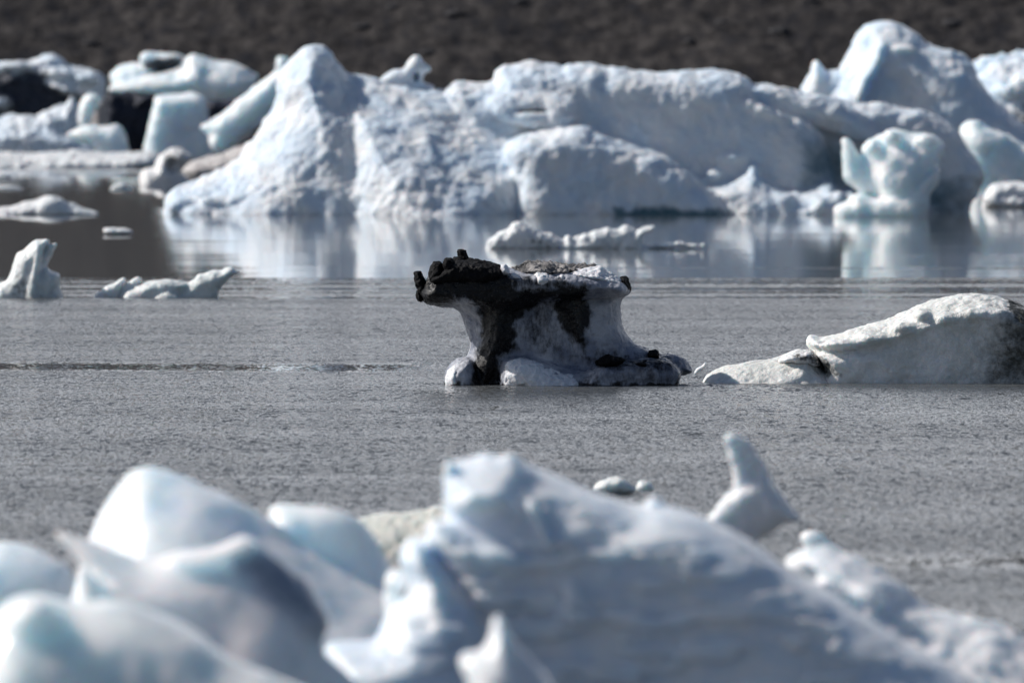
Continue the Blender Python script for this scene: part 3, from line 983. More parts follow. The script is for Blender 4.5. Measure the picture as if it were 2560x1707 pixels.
# ------------------------------------------------------------------ the large white berg across the far side
D = 331.
PXF = PXM(D)
M_W = ice_mat('white_berg_ice', col=(.78, .80, .82), col2=(.62, .72, .82), dirt_shade=(.07, .15, .19), px=PXF, sss=.7, rad=7., rough=.5, bump=.9, wet=.2, brk=.5, bs=16.)
rs = np.random.RandomState(5)
main = [
    # tower and its left sweep
    pc(0, [(376, 457), (388, 444), (422, 426), (475, 404), (522, 376), (564, 341), (600, 297), (628, 248), (631, 212), (632, 183), (645, 158), (664, 132), (690, 107), (722, 99), (750, 108), (768, 134), (792, 162), (823, 200), (876, 250), (918, 296), (950, 400), (990, 560), (380, 560)], w=0, T=78, R=66, p=1.5, tv=-.35, k=6),
    pc(0, [(640, 240), (660, 160), (700, 115), (735, 115), (760, 160), (790, 230), (830, 300), (860, 380), (700, 420), (650, 330)], w=4, T=34, R=26, p=2., tv=-.2, k=8),
    # left low foot
    pc(0, [(376, 470), (400, 442), (470, 420), (560, 405), (640, 420), (720, 440), (800, 455), (900, 560), (390, 560)], w=34, T=62, R=52, p=1.4, tv=-.5, k=10),
    el(0, 550, 462, 62, 30, w=62, rw=24, k=4),
    # middle snow slope
    pc(2, [(100, 470), (180, 480), (300, 492), (400, 512), (640, 562), (800, 572), (950, 660), (1100, 720), (1300, 772), (1500, 832), (1600, 900), (1640, 1100), (1600, 1600), (-200, 1600), (-100, 900)], w=-14, T=150, R=140, p=1.35, tv=-.35, k=6),
    # front right lobe with a steep shaded face
    pc(2, [(1180, 960), (1280, 880), (1500, 850), (1640, 822), (1720, 830), (1800, 870), (1905, 902), (2050, 945), (2200, 1000), (2340, 1070), (2480, 1200), (2620, 1320), (2720, 1420), (2700, 1700), (1250, 1700), (1300, 1250)], w=50, T=70, R=30, p=3., k=6, tv=-.15),
    # back ridge
    pc(2, [(800, 590), (840, 570), (900, 530), (1000, 548), (1130, 545), (1145, 480), (1170, 448), (1250, 432), (1370, 410), (1440, 425), (1500, 432), (1590, 440), (1610, 422), (1650, 425), (1800, 430), (1860, 455), (1925, 428), (2000, 442), (2150, 460), (2220, 482), (2300, 470), (2420, 462), (2550, 450), (2700, 470), (2790, 500), (2850, 590), (3000, 690), (3150, 760), (3240, 830), (3330, 1000), (3400, 1300), (3400, 1700), (1000, 1700), (900, 900)], w=-34, T=64, R=34, p=2.6, k=5, tv=-.1),
    pc(2, [(1100, 620), (1300, 600), (1690, 622), (1700, 660), (1660, 700), (1680, 800), (1500, 860), (1200, 800), (1100, 700)], w=34, T=20, R=16, p=2.4, tv=-.7, k=5),
    el(2, 1390, 740, 130, 40, w=46, rw=9, k=6, sub=True),
    # bright knobs lying on the shaded face
    pc(3, [(350, 600), (560, 640), (640, 670), (760, 740), (800, 790), (740, 790), (620, 760), (480, 680)], w=14, T=20, R=12, p=2., tv=-.5, k=6),
    # long arch reaching right
    pc(3, [(300, 640), (400, 592), (550, 562), (700, 550), (880, 590), (1040, 612), (1180, 640), (1270, 672), (1400, 655), (1550, 702), (1700, 716), (1800, 762), (1920, 842), (1990, 950), (2080, 1080), (2112, 1140), (2080, 1220), (2060, 1290), (2000, 1390), (2000, 1600), (500, 1600)], w=-66, T=46, R=28, p=2.6, k=5),
    pc(3, [(560, 560), (760, 556), (900, 600), (1060, 640), (1240, 700), (1400, 860), (1500, 1000), (1200, 900), (900, 780), (700, 700)], w=-10, T=20, R=24, p=2., k=8),
    # rubble at the foot
    pc(3, [(120, 1210), (220, 1235), (290, 1215), (400, 1178), (500, 1130), (560, 1062), (600, 1070), (640, 1160), (720, 1220), (800, 1250), (900, 1252), (990, 1210), (1070, 1160), (1100, 1180), (1150, 1245), (1220, 1200), (1280, 1300), (1300, 1600), (300, 1600), (430, 1380)], w=40, T=44, R=22, p=2., tv=-.5, k=5),
    el(3, 330, 1130, 55, 26, w=46, rw=14), el(3, 430, 1025, 70, 30, w=34, rw=14),
    el(3, 1000, 1330, 60, 60, w=80, rw=12), el(3, 1120, 1310, 60, 70, w=78, rw=14), el(3, 760, 1320, 90, 60, w=76, rw=14),
]
for i in range(26):
    xx = rs.uniform(420, 1180)
    main.append(el(0, xx, rs.uniform(455, 486), rs.uniform(14, 40), rs.uniform(8, 20), w=rs.uniform(60, 84), rw=rs.uniform(6, 14), k=4))
for (ex, ey, erx, ery, ew) in [(2050, 640, 40, 22, 12), (2110, 690, 34, 18, 16), (2250, 760, 60, 30, 20), (2230, 720, 28, 26, 18), (2530, 700, 22, 22, 22), (2500, 760, 16, 14, 22), (2630, 790, 20, 20, 24), (2720, 815, 20, 16, 26), (2440, 760, 30, 30, 20)]:
    main.append(el(2, ex, ey, erx, ery, w=ew, rw=8, k=3))
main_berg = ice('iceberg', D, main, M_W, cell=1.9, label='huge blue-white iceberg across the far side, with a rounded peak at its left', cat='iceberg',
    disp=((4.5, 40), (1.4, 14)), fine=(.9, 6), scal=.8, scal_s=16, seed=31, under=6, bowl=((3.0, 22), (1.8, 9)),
    dirt_shade=[(cv(3, [(860, 880), (1180, 900), (1400, 1000), (2000, 1180), (1990, 1450), (1700, 1450), (1200, 1280), (960, 1240), (860, 1260), (840, 1050)]), 10, .62),  # deep teal ice; shade of the recessed arch put into the colour
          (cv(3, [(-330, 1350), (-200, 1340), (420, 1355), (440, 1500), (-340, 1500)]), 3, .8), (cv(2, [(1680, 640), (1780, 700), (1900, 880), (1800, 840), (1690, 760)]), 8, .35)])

ice('ice_horn', D, [
    pc(2, [(360, 600), (380, 515), (430, 485), (470, 455), (545, 450), (575, 400), (600, 362), (625, 350), (655, 366), (672, 400), (705, 425), (716, 455), (690, 470), (665, 500), (670, 540), (760, 560), (720, 640)], w=-34, T=13, R=8, p=2.),
    el(2, 625, 498, 24, 32, w=-24, rw=14, k=2, sub=True),
    el(2, 700, 448, 22, 20, w=-32, rw=7, k=2)], M_W, cell=1.1, parent=main_berg, disp=((1., 9),), fine=(.7, 4), bowl=((.8, 6),), seed=33)
# curled berg in front of its right end
D = 322.
M_C = ice_mat('curled_berg_ice', col=(.86, .89, .90), col2=(.72, .80, .83), dirt_shade=(.10, .13, .14), px=PXM(D), sss=1., rad=22., rough=.35, bump=.4)
ice('iceberg', D, [
    pc(3, [(1160, 930), (1165, 905), (1190, 898), (1230, 930), (1260, 975), (1300, 1040), (1340, 1100), (1400, 1180), (1380, 1260), (1290, 1270), (1200, 1200), (1170, 1120), (1160, 1020)], w=6, T=11, R=10, p=2., k=4),
    pc(3, [(1290, 1000), (1300, 950), (1340, 905), (1440, 872), (1500, 838), (1550, 845), (1600, 872), (1640, 868), (1720, 870), (1790, 905), (1830, 950), (1815, 1040), (1798, 1130), (1780, 1210), (1730, 1300), (1650, 1360), (1500, 1380), (1400, 1320), (1330, 1200), (1320, 1100)], w=0, T=44, R=34, p=1.7, k=5, tv=-.25),
    el(3, 1490, 900, 60, 55, w=26, rw=14), el(3, 1700, 920, 70, 45, w=24, rw=14), el(3, 1360, 960, 50, 50, w=24, rw=12),
    pc(3, [(1250, 1250), (1400, 1300), (1560, 1240), (1700, 1130), (1790, 1080), (1790, 1180), (1720, 1310), (1700, 1600), (1160, 1600), (1180, 1300)], w=14, T=36, R=18, p=2.2, k=4),
    pc(3, [(1100, 1400), (1110, 1340), (1190, 1320), (1250, 1290), (1350, 1350), (1400, 1600), (1100, 1600)], w=34, T=14, R=10),
], M_C, cell=1.5, label='small curled translucent iceberg with an upright wing at its left, before the far berg', cat='iceberg', disp=((2.4, 16),), fine=(.5, 5), seed=35, under=6)

# tall peak behind at the right
D = 420.
M_P = ice_mat('far_peak_ice', col=(.76, .79, .82), col2=(.60, .71, .82), dirt_shade=(.10, .11, .12), px=PXM(D), sss=.8, rad=12., rough=.5, bump=.6, wet=.25)
ice('iceberg', D, [
    pc(3, [(1130, 560), (1150, 455), (1200, 362), (1250, 270), (1280, 205), (1310, 165), (1360, 145), (1430, 138), (1500, 143), (1560, 165), (1640, 210), (1680, 258), (1730, 292), (1850, 322), (1960, 365), (2010, 420), (2050, 520), (2110, 622), (2210, 722), (2300, 800), (2420, 880), (2600, 1000), (2600, 1400), (900, 1400), (1000, 700)], w=0, T=84, R=44, p=2.8, tu=.25, tv=-.08, k=6),
    pc(3, [(880, 600), (920, 530), (950, 480), (965, 410), (985, 388), (1005, 392), (1030, 440), (1060, 480), (1140, 462), (1250, 480), (1300, 620), (1240, 800), (900, 800)], w=6, T=26, R=14, p=2., k=4),
    pc(3, [(1215, 640), (1240, 540), (1290, 440), (1350, 330), (1390, 268), (1450, 280), (1420, 360), (1440, 400), (1350, 500), (1290, 600), (1250, 680)], w=62, T=26, R=14, p=2., tv=-.4, k=7),
    pc(3, [(1460, 320), (1520, 290), (1600, 300), (1640, 330), (1560, 350)], w=70, T=14, R=8, tv=-.6),
], M_P, cell=1.8, label='tall blue-shaded peak iceberg behind the long ridge at the right', cat='iceberg', disp=((3.5, 34),), fine=(.8, 6), scal=1.2, scal_s=18, seed=37, under=5)
ice('iceberg', 470., [
    pc(3, [(1980, 460), (2030, 410), (2100, 382), (2180, 355), (2260, 345), (2352, 325), (2500, 300), (2800, 400), (2900, 1200), (2000, 1200), (2000, 700)], w=0, T=70, R=50, p=2., tv=-.4, k=6),
    el(3, 2250, 600, 120, 50, w=60, rw=24), el(3, 2180, 660, 60, 60, w=50, rw=20), el(3, 2340, 520, 80, 40, w=60, rw=20)],
    M_P, cell=2., label='sunlit white iceberg behind the tall peak at the right edge', cat='iceberg', disp=((5, 22),), fine=(1., 6), scal=2.5, scal_s=16, seed=38, under=5,
    dirt_shade=[(cv(3, [(2230, 720), (2360, 680), (2500, 700), (2500, 830), (2250, 800)]), 5, .7)])
ice('iceberg', 372., [
    pc(3, [(1930, 860), (1960, 812), (2010, 798), (2070, 805), (2120, 850), (2200, 872), (2300, 905), (2352, 945), (2500, 1000), (2560, 1500), (1960, 1500), (1950, 1000)], w=0, T=54, R=26, p=2.6, k=5),
    pc(3, [(1940, 850), (2010, 806), (2100, 850), (2240, 890), (2160, 960), (2100, 1020), (2020, 1000), (1960, 940)], w=36, T=24, R=16, tv=-.6, p=2.)],
    M_C, cell=1.7, label='low rounded iceberg with a teal shaded face at the right edge', cat='iceberg', disp=((3, 20),), fine=(.9, 5), scal=1.2, scal_s=12, seed=39, under=5)
ice('ice_floe', 353., [
    pc(3, [(2075, 1400), (2080, 1310), (2110, 1225), (2170, 1190), (2250, 1185), (2352, 1195), (2600, 1200), (2600, 1400)], w=0, T=26, R=10, p=2.1),
    el(3, 2140, 1310, 60, 34, w=22, rw=8), el(3, 2280, 1320, 90, 26, w=24, rw=8)],
    M_F, cell=1.4, label='flat white floe at the right edge below the teal iceberg', cat='ice floe', disp=((2, 9),), fine=(.9, 4), seed=40, bowl=((1.2, 8),), under=4)

# ------------------------------------------------------------------ jumble of bergs at the far left
D = 700.
M_L = ice_mat('left_white_ice', col=(.80, .84, .88), col2=(.66, .76, .85), dirt_shade=(.035, .042, .062), px=PXM(640.), sss=.3, rad=4., rough=.5, bump=.8, wet=.2)
M_LT = ice_mat('left_translucent_ice', col=(.84, .88, .90), col2=(.74, .82, .87), dirt_shade=(.05, .06, .07), px=PXM(640.), sss=1., rad=16., rough=.4, bump=.4)
M_LD = ice_mat('dark_ice_and_shade', col=(.022, .027, .045), col2=(.010, .012, .02), dirt_shade=(.01, .012, .018), px=PXM(640.), sss=0., rough=.6, bump=.8, wet=.4)  # near-black ice, also painted shade for the hollow under the slab
ice('iceberg', 700., [
    pc(1, [(-300, 430), (-100, 400), (0, 412), (100, 418), (200, 400), (270, 368), (340, 355), (400, 385), (440, 425), (500, 440), (570, 452), (640, 472), (690, 520), (690, 600), (650, 800), (650, 1100), (-300, 1100)], w=0, T=50, R=24, p=2.5),
    el(1, 420, 480, 110, 40, w=42, rw=20), el(1, 130, 430, 120, 30, w=38, rw=20), el(1, 580, 510, 90, 45, w=44, rw=18), el(1, 430, 580, 90, 28, w=52, rw=14, rot=.25), el(1, 20, 670, 110, 45, w=52, rw=18), el(1, 100, 520, 30, 20, w=52, rw=8)],
    M_L, cell=1.5, label='snow-topped iceberg with a dark blue-black dirty face, at the far left edge', cat='iceberg', disp=((2.6, 14),), fine=(1., 5), seed=41, bowl=((4.0, 14), (1.8, 6)), under=5,
    dirt_shade=[(cv(1, [(-300, 480), (60, 470), (160, 490), (320, 470), (340, 560), (430, 610), (600, 620), (640, 800), (-300, 800)]), 4, .98), (cv(1, [(-300, 620), (60, 630), (110, 690), (60, 720), (-300, 720)]), 4, -.8)])
ice('iceberg', 690., [
    pc(1, [(715, 480), (760, 440), (810, 418), (870, 405), (930, 400), (1010, 430), (1040, 500), (1000, 620), (760, 600), (720, 540)], w=-14, T=30, R=18),
    pc(1, [(905, 380), (925, 345), (960, 332), (1030, 355), (1150, 350), (1215, 368), (1200, 420), (1080, 450), (960, 470)], w=-6, T=30, R=8, p=3.),
    pc(1, [(715, 590), (730, 560), (800, 532), (960, 500), (1060, 465), (1180, 440), (1215, 372), (1262, 342), (1330, 370), (1400, 398), (1500, 400), (1580, 432), (1640, 470), (1700, 490), (1660, 600), (1560, 680), (1350, 700), (1200, 640), (1010, 640), (900, 620), (810, 632), (745, 600)], w=14, T=46, R=26, p=2.1, tv=-.3),
    pc(1, [(1000, 620), (1700, 500), (1700, 1100), (1000, 1100)], w=-10, T=30, R=20)],
    M_LT, cell=1.5, label='smooth pale iceberg with a dark slab on top, left of the rounded peak', cat='iceberg', disp=((2., 18),), fine=(.6, 6), seed=42, bowl=((3.0, 17), (1.2, 7)), under=5,
    dirt_shade=[(cv(1, [(905, 390), (1000, 400), (1150, 375), (1225, 378), (1180, 440), (1040, 468), (960, 468)]), 2.5, 1.)])
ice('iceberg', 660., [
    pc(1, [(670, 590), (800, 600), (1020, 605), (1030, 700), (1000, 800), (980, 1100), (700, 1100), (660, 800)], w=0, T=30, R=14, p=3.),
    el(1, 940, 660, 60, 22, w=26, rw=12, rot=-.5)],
    M_LD, cell=1.5, label='blue-black ice block under the pale iceberg at the left', cat='iceberg', disp=((2., 12),), fine=(.8, 5), seed=43, bowl=((4.0, 14), (1.8, 6)), under=5)
ice('iceberg', 630., [
    pc(1, [(935, 1100), (945, 940), (965, 850), (985, 760), (1005, 680), (1015, 630), (1060, 618), (1150, 618), (1240, 606), (1310, 618), (1345, 645), (1355, 720), (1370, 820), (1400, 930), (1410, 1100)], w=0, T=40, R=12, p=2.8),
    ], M_LT, cell=1.4, label='square pale teal ice block standing at the left of the tilted slab', cat='iceberg', disp=((1.8, 20),), fine=(.5, 6), seed=44, bowl=((3.0, 17), (1.2, 7)), under=5)
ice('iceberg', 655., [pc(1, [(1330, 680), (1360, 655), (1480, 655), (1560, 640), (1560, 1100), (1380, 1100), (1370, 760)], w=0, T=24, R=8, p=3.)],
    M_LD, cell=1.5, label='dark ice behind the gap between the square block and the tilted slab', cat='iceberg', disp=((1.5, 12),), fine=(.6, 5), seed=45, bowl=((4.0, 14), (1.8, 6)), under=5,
    dirt_shade=[(cv(1, [(1330, 640), (1560, 640), (1560, 670), (1330, 680)]), 2, 0.)])
ice('iceberg', 600., [
    pc(1, [(1300, 830), (1330, 808), (1390, 780), (1440, 750), (1500, 690), (1570, 635), (1640, 580), (1720, 520), (1790, 470), (1800, 430), (1845, 375), (1890, 370), (1900, 480), (1860, 640), (1800, 720), (1700, 810), (1560, 925), (1490, 985), (1440, 1004), (1395, 990), (1368, 930), (1355, 870)], w=0, T=22, R=17, p=2.1),
    el(1, 1840, 410, 40, 45, w=6, rw=12), el(1, 1420, 940, 45, 60, w=14, rw=10)],
    M_LT, cell=1.3, label='tilted grey-white ice slab leaning against the rounded peak', cat='iceberg', disp=((1.2, 16),), fine=(.5, 5), seed=46, bowl=((3.0, 17), (1.2, 7)), under=5,
    dirt_shade=[(cv(1, [(1400, 1040), (1560, 870), (1800, 700), (1900, 700), (1900, 1040)]), 5, .42)])  # lower right side toned greyer
ice('iceberg', 640., [pc(1, [(1450, 1100), (1480, 960), (1600, 860), (1740, 760), (1760, 1100)], w=0, T=20, R=10, p=3.)],  # added to fill a shaded cavity; its darkness is in the colour
    M_LD, cell=1.5, label='dark lump added for the shaded hollow under the tilted slab', cat='iceberg', disp=((1.5, 12),), fine=(.6, 5), seed=47, bowl=((4.0, 14), (1.8, 6)), under=5)
ice('iceberg', 620., [
    pc(13, [(-200, 900), (0, 880), (60, 850), (150, 820), (230, 840), (300, 815), (420, 820), (520, 830), (560, 760), (640, 760), (740, 720), (860, 690), (900, 640), (920, 590), (960, 585), (1000, 650), (1030, 900), (1000, 1020), (860, 1060), (860, 1400), (-200, 1400)], w=0, T=40, R=26, p=2., tv=-.4, k=4),
    pc(13, [(-200, 1060), (0, 1060), (240, 1040), (480, 1030), (700, 1035), (780, 1080), (860, 1080), (1100, 1200), (1240, 1250), (1300, 1500), (-200, 1500)], w=34, T=26, R=12, p=2.8),
    el(13, 780, 950, 90, 50, w=38, rw=12, rot=-.3, sub=True)],
    M_L, cell=1.4, label='jagged white rubble iceberg with a low blue foot at the left edge', cat='iceberg', disp=((2.4, 12),), fine=(1.1, 5), scal=1.2, scal_s=10, seed=48, bowl=((4.0, 14), (1.8, 6)), under=5)
ice('iceberg', 610., [
    pc(13, [(1010, 980), (1020, 700), (1060, 630), (1110, 570), (1180, 525), (1260, 540), (1310, 570), (1310, 640), (1250, 760), (1190, 860), (1140, 930), (1060, 990)], w=0, T=14, R=11, p=2.1),
    ], M_LT, cell=1.2, label='thin upright blue fin beside the jagged white rubble', cat='iceberg', disp=((1.3, 10),), fine=(.5, 5), seed=49, bowl=((3.0, 17), (1.2, 7)), under=5)
ice('iceberg', 640., [pc(13, [(1190, 900), (1200, 700), (1280, 620), (1370, 620), (1400, 720), (1400, 860), (1380, 1000), (1380, 1500), (1190, 1500)], w=0, T=14, R=10)],
    ice_mat('brown_dusted_ice', col=(.34, .31, .30), col2=(.24, .23, .23), px=PXM(640.), sss=.1), cell=1.4, label='brown-dusted ice column between the blue fin and the black block', cat='iceberg', disp=((1.3, 10),), fine=(.5, 5), seed=50, bowl=((4.0, 14), (1.8, 6)), under=5)
ice('iceberg', 600., [
    pc(13, [(870, 1070), (960, 1030), (1100, 960), (1180, 940), (1300, 960), (1400, 955), (1500, 935), (1570, 950), (1620, 1020), (1650, 1100), (1680, 1180), (1700, 1260), (1700, 1500), (1250, 1500), (1240, 1240), (1100, 1190), (960, 1130)], w=10, T=26, R=16, p=2.1)],
    M_LT, cell=1.3, label='smooth pale teal wedge between rubble and black block at the left', cat='iceberg', disp=((1.3, 18),), fine=(.4, 5), seed=51, bowl=((3.0, 17), (1.2, 7)), under=5)
ice('ice_floe', 588., [
    pc(1, [(-300, 1060), (-300, 985), (0, 990), (150, 1005), (300, 1000), (450, 985), (600, 992), (740, 1000), (860, 998), (960, 985), (1040, 1000), (1060, 1060), (1000, 1160), (-300, 1160)], w=0, T=60, R=14, p=2.1, tv=-.5),
    el(1, 480, 1080, 120, 26, w=56, rw=10), el(1, 700, 1075, 120, 24, w=54, rw=10), el(1, 900, 1060, 90, 28, w=54, rw=10)],
    M_F, cell=1.4, label='long flat snowy floe in front of the jumbled left icebergs', cat='ice floe', disp=((2., 10),), fine=(1., 4), scal=1., scal_s=10, seed=52, bowl=((1.2, 8),), under=4)
ice('iceberg', 441., [
    pc(1, [(1010, 1100), (1030, 1030), (1080, 990), (1130, 965), (1200, 968), (1262, 1015), (1245, 1050), (1190, 1100), (1175, 1130), (1240, 1170), (1240, 1300), (930, 1300), (912, 1200), (918, 1130), (960, 1100)], w=0, T=28, R=14, p=2.1),
    el(1, 1120, 1080, 40, 50, w=26, rw=12, sub=True)],
    ice_mat('lumpy_grey_ice', col=(.78, .77, .76), col2=(.60, .60, .61), dirt_shade=(.18, .17, .17), px=PXM(441.), sss=.5, rad=5.), cell=1.1, label='small lumpy greyish iceberg left of the brown-dusted floe', cat='iceberg', disp=((1.8, 9),), fine=(.8, 4), seed=53, bowl=((1.2, 8),), under=4,
    dirt_shade=[(cv(1, [(1080, 1010), (1240, 1010), (1180, 1120), (1090, 1110)]), 4, .6)])
ice('ice_floe', 450., [
    pc(1, [(1180, 1110), (1210, 1080), (1280, 1042), (1400, 1010), (1480, 990), (1560, 950), (1700, 930), (1700, 1240), (1500, 1240), (1260, 1200), (1210, 1150)], w=0, T=34, R=14, p=2., tv=-.4)],
    ice_mat('dusty_floe_snow', col=(.62, .59, .57), col2=(.46, .43, .42), dirt_shade=(.15, .14, .13), px=PXM(450.), sss=.2, rad=3., bump=1.), cell=1.2, label='brown-dusted snowy floe tucked behind the left tip of the huge iceberg', cat='ice floe', disp=((1.8, 10),), fine=(.9, 4), seed=54, bowl=((1.2, 8),), under=4,
    dirt_shade=[(cv(1, [(1190, 1105), (1500, 1080), (1500, 1200), (1200, 1160)]), 3, .5)])

# ------------------------------------------------------------------ blurred bergs in the foreground
M_A = ice_mat('near_smooth_ice', col=(.83, .86, .88), col2=(.74, .81, .87), px=PXM(56.), sss=1., rad=70., rough=.35, bump=.3, wet=.04)
M_B = ice_mat('near_grey_ice', col=(.84, .83, .84), col2=(.76, .77, .79), dirt_shade=(.20, .25, .32), px=PXM(52.), brk=.4, sss=1., rad=70., rough=.4, bump=.15)
M_E = ice_mat('near_white_ice', col=(.79, .82, .85), col2=(.66, .74, .83), dirt_shade=(.3, .34, .4), px=PXM(54.), sss=.9, rad=26., rough=.4, bump=.3, wet=.04)
M_J = ice_mat('near_snow', col=(.84, .85, .86), col2=(.78, .80, .83), px=PXM(58.), sss=.9, rad=30., rough=.4, bump=.5)
ice('iceberg', 56., [
    pc(6, [(530, 700), (560, 590), (620, 500), (700, 370), (780, 260), (850, 175), (920, 145), (1000, 160), (1060, 200), (1200, 220), (1350, 262), (1470, 310), (1600, 380), (1700, 450), (1850, 570), (2000, 680), (2200, 800), (2400, 920), (2700, 1100), (2900, 1400), (3000, 2400), (300, 2400), (450, 1000)], w=-20, T=130, R=120, p=1.45, tv=-.3, k=8),
    pc(6, [(1680, 440), (1760, 400), (1860, 400), (1960, 440), (2060, 420), (2180, 440), (2300, 490), (2420, 600), (2500, 760), (2700, 1100), (2500, 1500), (2000, 1200)], w=-84, T=40, R=26, p=2.),
    pc(6, [(1980, 1500), (2040, 1150), (2140, 1180), (2260, 1350), (2352, 1500), (2450, 1700), (2500, 2400), (1900, 2400)], w=60, T=44, R=24, tv=-.3, k=10),
], M_A, cell=3., label='smooth rounded iceberg with a left peak, blurred, lower left', cat='iceberg', disp=((5, 60),), fine=(.5, 14), seed=61, relaxn=60, bowl=((3.5, 60),), under=10)
ice('ice_ball', 55., [el(7, 505, 872, 78, 82, w=80, rw=26), el(7, 480, 1000, 60, 200, w=58, rw=20)], M_A, cell=2., label='round ice knob beside the bright prong, in the blurred foreground', cat='ice chunk', disp=((1., 14),), fine=(0, 1), seed=62, bowl=(), under=10)
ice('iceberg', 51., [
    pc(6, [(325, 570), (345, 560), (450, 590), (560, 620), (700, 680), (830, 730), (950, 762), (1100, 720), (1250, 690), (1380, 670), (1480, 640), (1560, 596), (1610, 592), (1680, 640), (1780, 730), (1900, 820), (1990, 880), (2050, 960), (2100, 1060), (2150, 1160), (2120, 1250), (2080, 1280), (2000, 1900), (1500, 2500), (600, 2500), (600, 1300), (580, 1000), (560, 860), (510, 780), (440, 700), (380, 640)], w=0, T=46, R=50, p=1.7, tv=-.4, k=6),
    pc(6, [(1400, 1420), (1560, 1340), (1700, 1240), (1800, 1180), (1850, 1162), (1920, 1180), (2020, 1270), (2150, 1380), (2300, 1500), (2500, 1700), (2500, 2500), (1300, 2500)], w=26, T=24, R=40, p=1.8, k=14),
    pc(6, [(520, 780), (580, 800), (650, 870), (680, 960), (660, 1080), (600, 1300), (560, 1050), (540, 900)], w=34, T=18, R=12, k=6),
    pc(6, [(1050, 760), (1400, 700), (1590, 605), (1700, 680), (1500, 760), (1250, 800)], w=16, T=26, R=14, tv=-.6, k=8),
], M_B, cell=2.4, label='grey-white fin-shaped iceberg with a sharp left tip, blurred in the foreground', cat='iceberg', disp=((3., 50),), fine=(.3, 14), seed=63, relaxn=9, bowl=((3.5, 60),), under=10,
    dirt_shade=[(cv(6, [(1500, 700), (1900, 700), (2250, 1100), (2150, 1350), (1900, 1150), (1700, 1000)]), 16, .75)])  # blue-grey tone towards the right tip
ice('iceberg', 58., [
    pc(6, [(-300, 800), (-200, 680), (0, 640), (120, 660), (240, 690), (330, 740), (420, 780), (480, 850), (520, 960), (600, 1200), (600, 2400), (-300, 2400)], w=0, T=70, R=44, p=2.1, k=6)],
    M_A, cell=2.6, label='low rounded iceberg at the left edge behind the grey fin, blurred', cat='iceberg', disp=((3, 40),), fine=(.4, 12), seed=64, relaxn=9, bowl=((3.5, 60),), under=10)
ice('iceberg', 46., [
    pc(6, [(-200, 1200), (-60, 1120), (40, 1040), (140, 1000), (260, 1002), (420, 1035), (560, 1045), (700, 1028), (860, 1050), (1000, 1100), (1150, 1170), (1300, 1240), (1400, 1310), (1500, 1400), (1600, 1440), (1750, 1500), (1900, 1560), (2100, 1640), (2300, 1740), (2450, 1850), (2600, 2000), (2800, 2200), (2900, 3200), (-200, 3200)], w=0, T=90, R=60, p=2.1, tv=-.35, k=6),
    el(6, 240, 1120, 160, 120, w=50, rw=36, k=14)],
    ice_mat('front_mound_ice', col=(.84, .86, .85), col2=(.76, .80, .81), dirt_shade=(.3, .34, .36), px=PXM(46.), sss=1., rad=80., rough=.3, bump=.12, wet=.08), cell=3.4, label='smooth domed iceberg nearest the viewer in the lower left corner, blurred', cat='iceberg', disp=((4, 70), (1.5, 24)), fine=(.3, 10), seed=65, relaxn=16, bowl=((3.5, 60),), under=10,
    dirt_shade=[(cv(6, [(200, 1250), (460, 1230), (520, 1500), (350, 1700), (150, 1600)]), 22, .4)])
